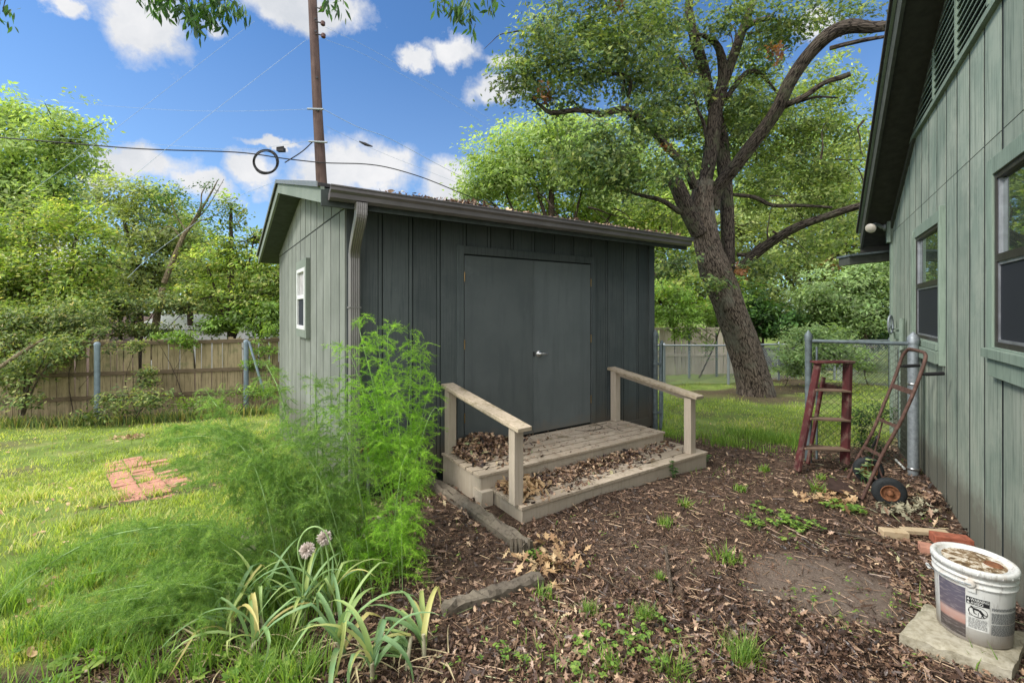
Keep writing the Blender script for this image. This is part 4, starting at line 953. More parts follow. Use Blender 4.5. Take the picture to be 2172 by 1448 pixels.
# bricks by the wall
def brick_at(name, c, d, l, w, h, mat, label, cat, grp=None, tilt=0):
    d = np.array((d[0], d[1], 0.)); d /= np.linalg.norm(d); s_ = np.array((-d[1], d[0], 0)); dz = np.array((0, 0, math.tan(tilt)))
    c = np.array(c, float); m = MB().box(c-d*l/2-s_*w/2, (d+dz)*l, s_*w, (0, 0, h)); return tag(m.build(name, mat, None, bevel=.004), label, cat, grp)
bz = float(gz(3.1, 3.3))
brick_at('brick', (3.12, 3.20, bz+.068), (.9, -.32), .215, .095, .062, M['brick'], 'red brick lying on top of the brick pile beside the house wall', 'brick')
brick_at('brick', (3.00, 3.16, bz-.004), (.75, -.5), .215, .10, .068, M['old_brick'], 'lower pinkish brick carrying the top brick beside the house wall', 'brick')
brick_at('wood_block', (2.90, 3.42, bz), (.95, -.25), .17, .075, .062, M['offcut'], 'pale sawn wood block at the left end of the brick pile', 'wood block', None)
brick_at('wood_strip', (3.17, 3.46, bz+.01), (.93, -.22), .30, .07, .03, M['offcut'], 'pale flat wood strip behind the red brick', 'wood strip', None, .03)
# paving bricks in the lawn
gv = [(218, 975), (290, 966), (350, 1010), (345, 1050), (262, 1062)]
o0 = G(238, 980); e1_ = G(285, 1068)-o0; e2_ = G(310, 971)-o0; e1_[2] = e2_[2] = 0
Lb_ = np.linalg.norm(e1_); d1 = e1_/Lb_; d2 = np.array((-d1[1], d1[0], 0)); d2 = d2*np.sign(np.dot(d2, e2_))
bmat = M['old_brick']; cnt = 0; bt = None
for r_i in range(int(Lb_/.115)+1):
    for c_i in range(3):
        p = o0+d1*(r_i*.118)+d2*((c_i)*.222+(.1 if r_i % 2 else 0)*0)
        uu = CU+p[0]/p[1]*FPX
        if random.random() < .08 or (c_i == 2 and (r_i < 3 or random.random() < .5)): continue
        z = float(gz(p[0], p[1]))
        ang = random.gauss(0, .09); dl = d2*math.cos(ang)+d1*math.sin(ang)
        if bt is None:
            bt = MB().box((-.105, -.048, 0), (.21, 0, 0), (0, .096, 0), (0, 0, .06)).build('paving_brick', bmat, None, bevel=.006)
            o = bt
        else: o = bt.copy(); COL.objects.link(o)
        o.location = (p[0], p[1], z-.052+random.gauss(0, .008)); o.rotation_euler = (random.gauss(0, .03), random.gauss(0, .03), math.atan2(dl[1], dl[0]))
        tag(o, 'faded red paving brick set in the lawn among the other path bricks', 'brick', 'paving bricks of the path sunk in the lawn'); cnt += 1
# ------------------------------------------------------------------ landscape timbers
def timber(p, q, w, h, label):
    p = np.array(p, float); q = np.array(q, float); n = 16; m = MB(); V = []; d = (q-p)/np.linalg.norm(q-p); s_ = np.cross(d, (0, 0, 1)); s_ /= np.linalg.norm(s_)
    sec = [(-.5, -.5), (-.5, .25), (-.36, .5), (0, .53), (.36, .5), (.5, .25), (.5, -.5), (0, -.5)]
    for i in range(n+1):
        c = p+(q-p)*i/n
        for a, b in sec: V.append(c+s_*(a*w*(1+random.gauss(0, .05)))+np.array((0, 0, 1))*(b*h+h/2+random.gauss(0, .006)-(.03*random.random()**3 if b > .4 else 0))+d*(random.gauss(0, .012) if i in (0, n) else 0))
    F = [(i*8+k, i*8+(k+1) % 8, (i+1)*8+(k+1) % 8, (i+1)*8+k) for i in range(n) for k in range(8)]
    m.add(V, F); m.f.setdefault(8, []).append(np.array([list(range(8))[::-1], list(range(n*8, n*8+8))])); return tag(m.build('landscape_timber', M['timber'], None), label, 'timber', 'rotting timbers edging the fern bed')
T1a, T1b = G(1118, 1170, .02), G(908, 1022, .02); timber(T1a-(0, 0, .03), T1b-(0, 0, .03), .105, .105, 'long grey rotting timber running beside the entry steps')
timber(G(940, 1300)-(0, 0, .02), G(1143, 1236)-(0, 0, .02), .085, .085, 'short dark timber lying left of the foreground leaves, below the split stake')
timber(G(512, 1345)-(0, 0, .02), G(532, 1160)-(0, 0, .02), .12, .14, 'grey timber under the fern and strap leaf plants')
timber(G(600, 1088)-(0, 0, .02), G(870, 1022)-(0, 0, .02), .09, .09, 'thin pale timber at the foot of the shed corner behind the fern')
m = MB()
for k in range(5):
    b = G(1085+k*9, 1178)+np.array((0, 0, -.05)); m.tube([b, b+np.array((random.gauss(0, .005), random.gauss(0, .005), .15+random.random()*.03))], [.017, .012], 5, smooth=0)
tag(m.build('wooden_stake', M['timber'], None), 'dark split wooden stake at the end of the long timber', 'stake')
# garden tap
gtp = thing('garden_tap', 'garden tap on a short grey standpipe beside the shed wall', 'tap', G(781, 1040))
b = P(781, 1040, 4.15); tpz = H+(HV-962)/FPX*4.15
m = MB(); m.tube([(b[0], b[1], -.05), (b[0], b[1], tpz)], .013, 10); m.build('standpipe', M['galv'], gtp, True)
m = MB(); m.tube([(b[0], b[1], tpz), (b[0], b[1], tpz+.05), (b[0]-.05, b[1]-.03, tpz+.05), (b[0]-.06, b[1]-.035, tpz+.02)], .013, 10); m.build('spout', M['brass'], gtp, True)
m = MB(); m.lathe((b[0], b[1], tpz+.09), [(0, 0), (.03, 0), (.032, .008), (0, .012)], 12); m.build('valve_wheel', M['rust_hub'], gtp, True)
# ------------------------------------------------------------------ utility pole and wires
up = thing('utility_pole', 'tall brown creosoted utility pole rising behind the shed roof', 'utility pole', (-6.6, 14.5, float(gz(-6.6, 14.5))))
YP = 14.5
b_ = P(682, 384, YP); t_ = P(660, -60, YP); dn = b_+(b_-t_)*.75
m = MB(); m.tube([dn, b_, P(672, 200, YP), t_], [.185, .165, .145, .13], 20, ridges=.02, smooth=1); m.build('shaft', M['pole'], up, True)
for (u, v) in ((683, 20), (685, 50), (686, 76)):
    c = P(u, v, YP-.15); m = MB(); m.tube([P(670, v-4, YP-.1), c], .02, 6); m.build('bracket', M['iron'], up)
    m = MB(); m.lathe(c-(0, 0, .07), [(0, 0), (.05, 0), (.075, .03), (.05, .06), (.075, .09), (.06, .13), (0, .14)], 14); m.build('insulator', M['insul'], up, True)
m = MB()
for v in (41, 67, 165, 235): m.lathe(P(668+v*.03, v, YP-.16), [(0, -.03), (.035, -.03), (.035, .0), (0, .0)], 10, (0, 1, 0))
m.build('bolt', M['iron'], up)
m = MB(); m.tube([P(652, 231, YP-.2), P(686, 232, YP-.2)], .03, 8); m.tube([P(655, 300, YP-.2), P(694, 302, YP-.2)], .03, 6); m.build('crossarm_clamp', M['galv'], up, True)
def wire(pts, r, mat, name, label):
    m = MB(); m.tube(pts, r, 5, cap=False, smooth=2); return tag(m.build(name, mat, None, True), label, 'cable')
wire([P(-60, 287, 13), P(100, 300, 13), P(300, 316, 13.2), P(500, 323, 13.6), P(600, 336, 14), P(660, 343, 14.3), P(700, 346, 14.3), P(800, 351, 15), P(900, 378, 16), P(1030, 428, 18), P(1200, 470, 22)], .018, M['wire'], 'power_line', 'thick black cable crossing the sky and carrying the coil')
wire([P(-60, 198, 18), P(150, 218, 18), P(350, 233, 17), P(500, 236, 15.5), P(652, 232, 14.4)], .0045, M['wire_pale'], 'power_line', 'upper thin pale wire from the left edge to the pole')
wire([P(100, 290, 17), P(300, 304, 16.5), P(500, 317, 15.5), P(655, 300, 14.4)], .0045, M['wire_pale'], 'power_line', 'lower thin pale wire from the left tree to the pole')
wire([P(648, 86, 14.4), P(360, 310, 13), P(160, 480, 12)], .005, M['wire_pale'], 'guy_wire', 'straight pale guy wire running down left from high on the pole')
wire([P(540, 45, 16), P(210, 300, 13), P(60, 410, 12)], .0045, M['wire_pale'], 'guy_wire', 'straight pale guy wire further left crossing behind the black cable')
wire([P(686, 232, 14.4), P(760, 270, 15), P(830, 296, 16), P(960, 365, 18), P(1100, 430, 22), P(1300, 510, 26)], .009, M['wire_pale'], 'power_line', 'pale wire sagging right from the pole clamp')
wire([P(692, 268, 14.4), P(800, 320, 16), P(930, 372, 18), P(1100, 440, 22), P(1400, 560, 28)], .0045, M['wire_pale'], 'power_line', 'lower pale wire going right from the pole')
wire([P(690, 84, 14.4), P(800, 130, 17), P(1000, 245, 22), P(1200, 370, 30)], .0045, M['wire_pale'], 'power_line', 'faint high wire going right from the top insulator')
wire([P(690, 58, 14.4), P(800, 112, 17), P(1000, 228, 22), P(1200, 355, 30)], .0045, M['wire_pale'], 'power_line', 'faintest high wire just above its neighbour right of the pole')
wire([P(664, 300, 14.4), P(640, 322, 14.2), P(604, 345, 14)], .018, M['wire'], 'support_wire', 'short black strut wire between the pole and the black cable')
wire([P(592, 382, 13), P(480, 430, 13), P(330, 535, 12), P(270, 590, 11.5)], .0045, M['wire_pale'], 'guy_wire', 'faint guy wire descending to the left trees below the coil')
for k, (v0, v1) in enumerate(((528, 548), (545, 562), (558, 580))):
    wire([P(1375, v0-4, 16), P(1420, v1-6, 17), P(1480, v1+12, 18)], .0045, M['wire_pale'], 'power_line', '%s of three thin wires seen right of the shed corner' % ('topmost', 'middle', 'lowest')[k])
cc = thing('cable_coil', 'coiled black cable hanging on the overhead line left of the pole', 'cable coil', P(564, 342, 13.9))
for k in range(7):
    ru, rv = 27-k*.5+random.gauss(0, .6), 26-k*.6+random.gauss(0, .6); du, dv = random.gauss(0, 1.), abs(random.gauss(0, 1.2))
    m = MB(); m.tube([P(564+du+ru*math.cos(a), 342+dv+rv*math.sin(a), 13.9+random.gauss(0, .02)) for a in np.linspace(0, 2*math.pi, 20)], .013, 6, cap=False); m.build('loop', M['wire'], cc, True)
m = MB(); m.box(P(586, 320, 14), (.22, 0, 0), (0, .15, 0), (0, 0, .12)); m.tube([P(588, 313, 14), P(602, 311, 14)], .02, 6); tag(m.build('junction_box', M['iron'], None), 'small black splice box hanging by the cable coil', 'splice box')
m = MB(); m.tube([P(762, 300, 15), P(775, 306, 15), P(790, 311, 15)], [.02, .055, .02], 8); tag(m.build('splice_case', M['iron'], None, True), 'black splice case hung on the wire right of the pole', 'splice case')
# ------------------------------------------------------------------ foliage
LQ = np.array([(-1, 0, 0), (-.1, .36, .10), (1, 0, -.12), (-.1, -.36, .10), (.35, .0, .0)])
LQF = np.array([(0, 4, 1), (4, 2, 1), (0, 3, 4), (4, 3, 2)])
L2 = np.array([(-1, 0, 0), (0, .42, .12), (1, 0, -.1), (0, -.42, .12)]); L2F = np.array([(0, 2, 1), (0, 3, 2)])
def crown(name, blobs, mat, parent, size, nsub, nleaf, sub_r=.18, flat=.5, seed=1, tmpl=None, droop=0, label=None, cull=None, thr=-.42):
    """blobs: (centre(3), radii(3)); each holds nsub sprays of nleaf leaves"""
    g = np.random.default_rng(seed); pos = []; shd = []; nr = []
    tot = sum(r[0]*r[2] for c, r in blobs)
    for c, r in blobs:
        k = max(3, int(nsub*r[0]*r[2]/tot*1.0))
        d = g.standard_normal((k, 3)); d /= np.linalg.norm(d, axis=1)[:, None]; rad_ = g.random(k)**.45
        cen = np.array(c)+d*rad_[:, None]*np.array(r)
        ph = g.random(3)*6; q = cen*(2.6/max(.5, np.mean(r))**.7); nzv = np.sin(q[:, 0]*1.3+ph[0]+1.5*np.sin(q[:, 2]))*np.cos(q[:, 2]*1.9+ph[1])+.8*np.sin(q[:, 0]*3.1+q[:, 2]*2.7+ph[2])*np.cos(q[:, 1]*2.3)
        okk = nzv > thr; cen, d, rad_ = cen[okk], d[okk], rad_[okk]; k = len(cen); cen = cen+d*(g.random(k)[:, None]**5)*.35*np.array(r)
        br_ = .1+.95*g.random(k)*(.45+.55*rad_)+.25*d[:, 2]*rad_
        p = g.standard_normal((k, nleaf, 3))*sub_r*np.array((1, 1, flat))+cen[:, None, :]
        p[:, :, 2] -= droop*np.abs(g.standard_normal((k, nleaf)))*sub_r
        n = d[:, None, :]*.5+np.array((-.15, -.15, .75))+g.standard_normal((k, 1, 3))*.35
        pos.append(p.reshape(-1, 3)); shd.append(np.repeat(br_, nleaf)); nr.append(np.broadcast_to(n, p.shape).reshape(-1, 3))
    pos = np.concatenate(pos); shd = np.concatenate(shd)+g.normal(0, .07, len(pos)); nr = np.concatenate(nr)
    if cull is not None: kk = cull(pos); pos, shd, nr = pos[kk], shd[kk], nr[kk]
    R = rotmats(len(pos), nr, .55, g); T, F = tmpl or (L2, L2F)
    V, FF = instance(T, F, pos, R, size*g.uniform(.55, 1.15, len(pos)))
    k = len(T); r1 = np.clip(g.beta(2, 2.4, len(pos)), 0, 1)
    return mesh_np(name, V, [FF], mat, parent, {'rnd': np.repeat(r1, k), 'shade': np.repeat(np.clip(shd, 0, 1), k)})
def pb(u, v, Y, ru, rv, rY): return (P(u, v, Y), (ru/FPX*Y, rY, rv/FPX*Y))
# ---- the oak
Z = lambda x, y, Y: P(960+x/2.3868, y/2.3868, Y)
zr_ = lambda w, Y: w/2/2.3868/FPX*Y
oak = thing('oak_tree', 'large leaning oak with rough bark and spreading mossy limbs on the rear lawn', 'tree', G(1600, 838))
YO = 10.4
def limb(pts, name='limb', n=12, rid=.05, mat='bark_limb', par=oak):
    p = [Z(x, y, Y) for x, y, Y, w in pts]; r = [zr_(w*.82, Y) for x, y, Y, w in pts]
    m = MB(); m.tube(p, r, n, ridges=rid, smooth=1); return m.build(name, M[mat], par, True)
base = G(1600, 838)
YB = base[1]
tp = [(1632, 900-12, 250), (1610, 846, 205), (1600, 820, 175), (1588, 780, 160), (1568, 715, 152), (1548, 655, 148), (1532, 612, 160), (1522, 585, 180), (1516, 560, 150), (1506, 530, 128), (1494, 490, 122), (1488, 450, 122), (1490, 415, 105), (1496, 385, 85)]
tp = [(1607, 862, 205), (1603, 838, 178), (1600, 815, 166), (1588, 775, 156), (1568, 710, 148), (1549, 655, 144), (1534, 612, 150), (1518, 575, 150), (1505, 540, 130), (1496, 500, 122), (1489, 455, 118), (1490, 415, 105), (1496, 385, 92)]
m = MB(); pts = [P(u, v, YB-(838-v)*.0015*0) for u, v, w in tp]; m.tube(pts, [zr_(w, YB) for u, v, w in tp], 48, ridges=.035, smooth=1); trunk = m.build('trunk', M['bark'], oak, True)
limb([(1270, 960, YB, 80), (1310, 750, YB, 85), (1330, 560, YB, 80), (1372, 400, YB-.1, 66), (1350, 250, YB-.3, 44), (1290, 190, YB-.4, 30), (1235, 175, YB-.4, 20)], n=24)
limb([(1380, 400, YB-.1, 60), (1430, 260, YB-.2, 56), (1475, 130, YB-.3, 48), (1530, -20, YB-.3, 42), (1560, -150, YB-.3, 30)], n=20)
limb([(1470, 150, YB-.3, 30), (1540, 110, YB-.6, 34), (1610, 90, YB-.8, 26)])
limb([(1255, 1180, YB-.1, 110), (1205, 1100, YB-.15, 100), (1165, 1010, YB-.2, 95), (1130, 930, YB-.25, 88), (1112, 905, YB-.25, 84)], n=24)
limb([(1150, 1075, YB-.2, 34), (1060, 1015, YB-.6, 30), (960, 990, YB-1, 22), (850, 960, YB-1.2, 12)])
limb([(1225, 950, YB-.2, 50), (1180, 850, YB-.4, 50), (1080, 740, YB-.8, 48), (1000, 650, YB-1.1, 46), (920, 585, YB-1.4, 46), (860, 555, YB-1.6, 42), (738, 582, YB-1.8, 36)], n=18)
limb([(880, 560, YB-1.5, 24), (900, 430, YB-1.6, 24), (880, 385, YB-1.6, 22), (780, 368, YB-1.7, 18), (700, 340, YB-1.7, 10)])
limb([(860, 470, YB-1.6, 14), (885, 300, YB-1.8, 12), (870, 240, YB-1.8, 8)])
limb([(760, 575, YB-1.8, 26), (620, 558, YB-1.9, 30), (500, 572, YB-2., 30), (440, 530, YB-2, 18), (390, 490, YB-2, 10)])
limb([(800, 370, YB-1.7, 10), (650, 300, YB-1.8, 12), (520, 335, YB-1.9, 12), (430, 320, YB-2, 7)])
limb([(1400, 1440, YB+.2, 70), (1395, 1250, YB+.35, 78), (1390, 1050, YB+.4, 80), (1375, 850, YB+.45, 78), (1350, 650, YB+.45, 74), (1300, 480, YB+.4, 66), (1265, 330, YB+.3, 64), (1215, 150, YB+.2, 54), (1195, 20, YB+.1, 48), (1230, -90, YB, 40)], n=24)
limb([(1310, 1060, YB, 95), (1335, 960, YB-.1, 82), (1440, 830, YB-.5, 78), (1550, 690, YB-.9, 76), (1640, 560, YB-1.3, 76), (1700, 430, YB-1.6, 76), (1790, 290, YB-1.9, 76), (1900, 180, YB-2.2, 84), (2010, 135, YB-2.4, 84), (2130, 140, YB-2.6, 64), (2300, 120, YB-2.9, 50)], n=26)
limb([(1910, 245, YB-2.2, 26), (2000, 222, YB-2.4, 26), (2100, 200, YB-2.6, 24), (2200, 185, YB-2.8, 18)], n=10)
limb([(1680, 535, YB-1.4, 40), (1780, 490, YB-1.7, 34), (1880, 420, YB-1.9, 30), (1960, 395, YB-2., 32), (2015, 375, YB-2.1, 30)])
limb([(1740, 520, YB-1.5, 20), (1840, 492, YB-1.7, 15), (1950, 495, YB-1.8, 8)])
limb([(1440, 1385, YB, 70), (1520, 1300, YB-.2, 60), (1620, 1220, YB-.6, 56), (1740, 1150, YB-1, 52), (1880, 1100, YB-1.4, 46), (2030, 1050, YB-1.8, 42), (2200, 1010, YB-2.1, 32)], n=18)
limb([(1420, 985, YB+.3, 22), (1530, 1000, YB+.3, 26), (1620, 1040, YB+.3, 24), (1750, 1040, YB+.3, 22), (1920, 1050, YB+.2, 14)])
limb([(1385, 500, YB, 30), (1440, 420, YB+.1, 34), (1505, 362, YB+.2, 28), (1570, 385, YB+.3, 22), (1650, 480, YB+.3, 12)])
limb([(1440, 1290, YB, 26), (1500, 1285, YB-.1, 22), (1560, 1230, YB-.3, 12)])
limb([(1290, 740, YB-.1, 18), (1270, 620, YB-.2, 22), (1235, 540, YB-.3, 14), (1220, 440, YB-.3, 8)])
for k in range(46):     # secondary twigs
    x, y = random.uniform(350, 2100), random.uniform(30, 1350); Y = YB-random.uniform(-1.5, 2)
    if 1500 < x and y < 500 and random.random() < .5: continue
    a = random.uniform(0, 6.28); pts = [(x, y, Y, random.uniform(8, 15))]
    for s_ in range(4):
        a += random.gauss(0, .5); x += 60*math.cos(a); y += 60*math.sin(a)*.8; pts.append((x, y, Y+random.gauss(0, .1), max(2, pts[-1][3]*.7)))
    limb(pts, 'twig', 6, .0, 'bark_dk')
zb_ = lambda x, y, Y, rx, ry, rY: (Z(x, y, Y), (rx/2.3868/FPX*Y, rY, ry/2.3868/FPX*Y))
OB = [zb_(600, 90, 9.2, 260, 120, 1.2), zb_(420, 260, 9., 150, 110, .9), zb_(300, 420, 8.9, 110, 110, .7), zb_(560, 330, 9, 250, 150, 1.), zb_(800, 280, 9.2, 240, 160, 1.1), zb_(520, 500, 9, 170, 60, .8),
      zb_(900, 120, 9.6, 260, 150, 1.4), zb_(1000, 420, 9.8, 170, 160, 1.), zb_(740, 720, 9.3, 260, 110, 1.), zb_(850, 860, 9.4, 240, 120, 1.), zb_(1000, 620, 9.3, 150, 80, .7), zb_(1080, 870, 9.6, 100, 80, .6),
      zb_(620, 860, 9.6, 120, 90, .9), zb_(1060, 80, 10.5, 150, 120, 1.), zb_(1380, 60, 9.9, 170, 90, .8), zb_(1640, 60, 9.6, 140, 70, .9), zb_(1760, 100, 9.6, 100, 60, .8), zb_(1950, 50, 9.6, 160, 50, .7), zb_(1480, 560, 11.2, 120, 150, .7),
      zb_(1120, 330, 11.4, 180, 180, .8), zb_(1100, 560, 11.3, 180, 120, .6), zb_(1540, 260, 11.2, 130, 110, .7), zb_(950, 560, 9., 80, 40, .4), zb_(1250, 430, 10., 70, 60, .3), zb_(1660, 190, 10.4, 90, 90, .6), zb_(2060, 120, 9.4, 60, 50, .5),
      zb_(1300, 1440, 9.6, 110, 25, .3), zb_(1100, 1350, 10.5, 120, 60, .6), zb_(1600, 1350, 10.5, 100, 50, .5)]
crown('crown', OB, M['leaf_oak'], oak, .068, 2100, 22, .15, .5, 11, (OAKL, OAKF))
OB2 = [zb_(1750, 650, 12.4, 260, 160, 1.), zb_(1900, 430, 12.2, 140, 130, .8), zb_(1700, 860, 12.4, 300, 110, 1.), zb_(1850, 1000, 12., 200, 90, .8), zb_(1560, 950, 12.3, 130, 130, .8), zb_(1850, 1230, 11.4, 180, 80, .8), zb_(1640, 1340, 11.6, 160, 60, .6), zb_(1500, 720, 12.2, 100, 130, .6), zb_(1120, 1120, 12, 110, 70, .6), zb_(950, 1040, 11.6, 140, 50, .6), zb_(2040, 720, 11.8, 70, 200, .5), zb_(2000, 1130, 11, 90, 90, .5)]
OB2 += [zb_(1520, 480, 12., 200, 200, .8), zb_(1350, 620, 12.2, 200, 200, .8), zb_(1180, 780, 12.2, 120, 160, .6), zb_(1700, 620, 12.6, 300, 230, .8), zb_(1900, 900, 12, 160, 160, .6)]
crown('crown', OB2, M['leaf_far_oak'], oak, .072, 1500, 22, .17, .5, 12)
o = crown('dead_leaves', [zb_(470, 480, 8.7, 22, 22, .08), zb_(1635, 260, 9.6, 26, 26, .08), zb_(1455, 1385, 9.9, 22, 14, .06), zb_(840, 15, 9, 20, 16, .06), zb_(1600, 1180, 9.9, 16, 30, .08), zb_(395, 160, 8.8, 14, 12, .05), zb_(1930, 1330, 9.6, 14, 22, .06), zb_(1080, 750, 9.3, 10, 26, .05)], M['dry_leaf'], oak, .075, 40, 9, .08, 1, 13, (OAKL, OAKF))
tree_extra = True
# ---- background trees: (name, label, trunk px, blobs, material, leaf size, nsub, nleaf, subr)
def tree(name, label, foot, blobs, mat, size, nsub, nleaf, sr, seed, trunk=None, r0=.14, cat='tree', tm='bark_dk', flat=.5, droop=0, group=None, tmpl=None, thr=-.2):
    fx = np.array(foot, float); z0 = float(gz(fx[0], fx[1])); t = thing(name, label, cat, (fx[0], fx[1], z0), group)
    m = MB(); g = random.Random(seed)
    if trunk is None:
        B = sorted(blobs, key=lambda b: -b[0][2]); top = B[0][0]
        mid = (np.array((fx[0], fx[1], z0))+top)/2+np.array((g.gauss(0, .2), 0, 0))
        m.tube([(fx[0], fx[1], z0-.1), mid, top], [r0, r0*.7, r0*.25], 10, ridges=.05)
        for c, r in B[1:]:
            f = g.uniform(.25, .6); s0 = np.array((fx[0], fx[1], z0))*(1-f)+top*f
            s0 = s0*.5+mid*.5 if f > .5 else s0
            m.tube([s0, (s0+c)/2+np.array((0, 0, -.15*np.linalg.norm(c-s0)*.3)), c], [r0*.45, r0*.3, r0*.1], 7)
            for _ in range(10):
                e = c+np.array([g.uniform(-1, 1)*r[i]*.8 for i in range(3)]); m.tube([c, (c+e)/2+np.array((0, 0, -.05)), e], [r0*.15, r0*.10, r0*.04], 5)
    else:
        for pts, rr in trunk: m.tube(pts, rr, 8)
    m.build('trunk', M[tm], t, True)
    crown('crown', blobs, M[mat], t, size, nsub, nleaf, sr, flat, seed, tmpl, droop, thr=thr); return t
F_ = lambda u, Y: X(u, Y)
BG = 'trees beyond the fences'
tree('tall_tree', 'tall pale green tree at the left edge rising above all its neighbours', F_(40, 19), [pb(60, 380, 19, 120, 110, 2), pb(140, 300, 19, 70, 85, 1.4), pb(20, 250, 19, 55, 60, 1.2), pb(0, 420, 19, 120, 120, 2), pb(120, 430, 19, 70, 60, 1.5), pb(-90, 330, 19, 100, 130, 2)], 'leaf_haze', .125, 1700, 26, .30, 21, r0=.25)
tree('leafy_tree', 'bright green vine hung tree nearest the left edge behind the fence', F_(70, 12.6), [pb(50, 500, 12.8, 100, 90, 1.2), pb(100, 590, 12.4, 120, 80, 1.), pb(170, 470, 12.6, 55, 60, .8), pb(20, 620, 12.2, 100, 80, 1), pb(-60, 560, 12.5, 90, 120, 1.), pb(215, 540, 12.6, 60, 60, .7), pb(180, 650, 12.4, 90, 60, .8)], 'leaf_bright', .075, 1700, 24, .18, 22, droop=.7)
tree('slender_tree', 'olive green tree with a broad top between the tall tree and the bare branch', F_(290, 16.5), [pb(250, 415, 16.5, 40, 45, .9), pb(330, 420, 16.5, 60, 40, 1.), pb(280, 480, 16.5, 75, 55, 1.2), pb(360, 500, 16.5, 60, 60, 1.1), pb(300, 570, 16.5, 90, 70, 1.3), pb(235, 600, 16.5, 60, 60, 1.)], 'leaf_haze2', .09, 1150, 22, .22, 23)
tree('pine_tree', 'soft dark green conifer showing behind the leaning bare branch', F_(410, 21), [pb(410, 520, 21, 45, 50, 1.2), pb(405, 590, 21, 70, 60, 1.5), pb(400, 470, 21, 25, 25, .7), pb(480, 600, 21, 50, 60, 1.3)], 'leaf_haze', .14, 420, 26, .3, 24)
bb = [([P(348, 600, 13), P(370, 545, 13), P(392, 495, 13), P(412, 470, 13), P(450, 405, 13), P(462, 382, 13)], [.075, .065, .055, .04, .022, .01]),
      ([P(400, 485, 13), P(425, 440, 12.9), P(428, 410, 12.9), P(445, 385, 12.9)], [.03, .022, .016, .007]), ([P(410, 470, 13), P(440, 440, 13.1), P(475, 380, 13.1)], [.025, .015, .006]),
      ([P(395, 490, 13), P(370, 450, 13.1), P(362, 410, 13.1)], [.02, .012, .006]), ([P(405, 475, 13), P(460, 455, 13), P(505, 420, 13)], [.018, .01, .005]), ([P(345, 610, 13), P(330, 690, 13), P(326, 760, 12.6)], [.08, .1, .12]), ([P(385, 505, 13), P(360, 480, 12.9), P(330, 500, 12.9)], [.02, .012, .006])]
tree('dying_tree', 'leaning half bare tree with dark twigs against the clouds', F_(326, 12.6), [pb(355, 415, 13, 40, 25, .5), pb(410, 450, 13, 40, 25, .4), pb(440, 400, 13, 35, 12, .3), pb(470, 470, 13, 35, 40, .5), pb(330, 440, 13, 25, 40, .4)], 'leaf_dark', .055, 170, 10, .14, 25, trunk=bb, tm='bark_pale')
tree('young_tree', 'bright young tree with open tiers close to the shed gable', F_(492, 13.2), [pb(490, 440, 13.2, 18, 40, .4), pb(480, 520, 13.2, 40, 25, .7), pb(440, 560, 13.2, 60, 35, .8), pb(540, 500, 13.2, 30, 22, .5), pb(530, 570, 13.2, 70, 35, .9), pb(470, 620, 13.2, 80, 35, .9), pb(570, 620, 13.2, 60, 45, .8), pb(520, 655, 13.2, 80, 30, .8), pb(610, 560, 13.2, 60, 60, .8)], 'leaf_bright', .07, 1000, 22, .16, 26, flat=.3)
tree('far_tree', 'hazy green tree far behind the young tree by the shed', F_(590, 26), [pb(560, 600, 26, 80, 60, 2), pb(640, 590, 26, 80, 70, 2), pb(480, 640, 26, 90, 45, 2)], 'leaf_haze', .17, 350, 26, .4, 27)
tree('shrub', 'dense olive shrub hanging over the left part of the old fence', F_(90, 10.9), [pb(60, 690, 10.6, 110, 50, .7), pb(150, 680, 10.8, 80, 45, .6), pb(30, 740, 10., 80, 40, .5), pb(-60, 700, 10.4, 90, 70, .7), pb(110, 735, 10.0, 60, 28, .3)], 'leaf_mid', .05, 1300, 22, .13, 28, cat='shrub', r0=.05)
tree('shrub', 'twiggy shrub behind the fence in front of the white roof', F_(300, 12.6), [pb(250, 640, 12.6, 70, 40, .7), pb(340, 640, 12.6, 70, 22, .7), pb(250, 700, 12.4, 60, 16, .4), pb(400, 650, 12.6, 50, 16, .6), pb(330, 700, 12.4, 50, 14, .3)], 'leaf_mid', .06, 520, 22, .14, 29, cat='shrub', r0=.06)
tree('shrub', 'bright leafed bush behind the fence beside the shed back corner', F_(560, 12.8), [pb(560, 690, 12.6, 45, 22, .5), pb(470, 690, 12.8, 50, 18, .5), pb(600, 660, 12.6, 50, 30, .5), pb(510, 665, 12.8, 40, 20, .5)], 'leaf_weed', .07, 420, 24, .14, 30, cat='shrub', r0=.04)
tree('vine', 'green vine spilling over the old fence top near its middle', F_(400, 10.65), [pb(385, 715, 10.6, 30, 14, .12), pb(395, 735, 10.55, 16, 18, .1), pb(330, 715, 10.5, 20, 7, .1)], 'leaf_weed', .045, 120, 12, .07, 31, cat='vine', r0=.012)
tree('vine', 'green vine climbing the fence between the blue post and the shed', F_(560, 11.2), [pb(560, 735, 11.2, 30, 20, .12), pb(530, 770, 11.1, 14, 20, .1), pb(575, 700, 11.2, 18, 14, .12)], 'leaf_weed', .045, 130, 12, .08, 32, cat='vine', r0=.012)
tree('sapling', 'thin many stemmed sapling standing before the fence at far left', F_(52, 9.3), [pb(70, 770, 9.3, 45, 30, .4), pb(30, 800, 9.3, 40, 30, .4), pb(100, 745, 9.3, 40, 25, .3), pb(40, 850, 9.2, 45, 22, .4), pb(-20, 780, 9.3, 50, 50, .4)], 'leaf_mid', .05, 330, 18, .11, 33, cat='sapling', r0=.03,
     trunk=[([P(48, 880, 9.3), P(60, 820, 9.3), P(90, 770, 9.3), P(95, 740, 9.3)], [.03, .025, .015, .01]), ([P(46, 880, 9.3), P(52, 800, 9.3), P(40, 740, 9.3)], [.02, .016, .01]), ([P(50, 880, 9.3), P(75, 815, 9.3), P(110, 760, 9.3)], [.02, .014, .006])])
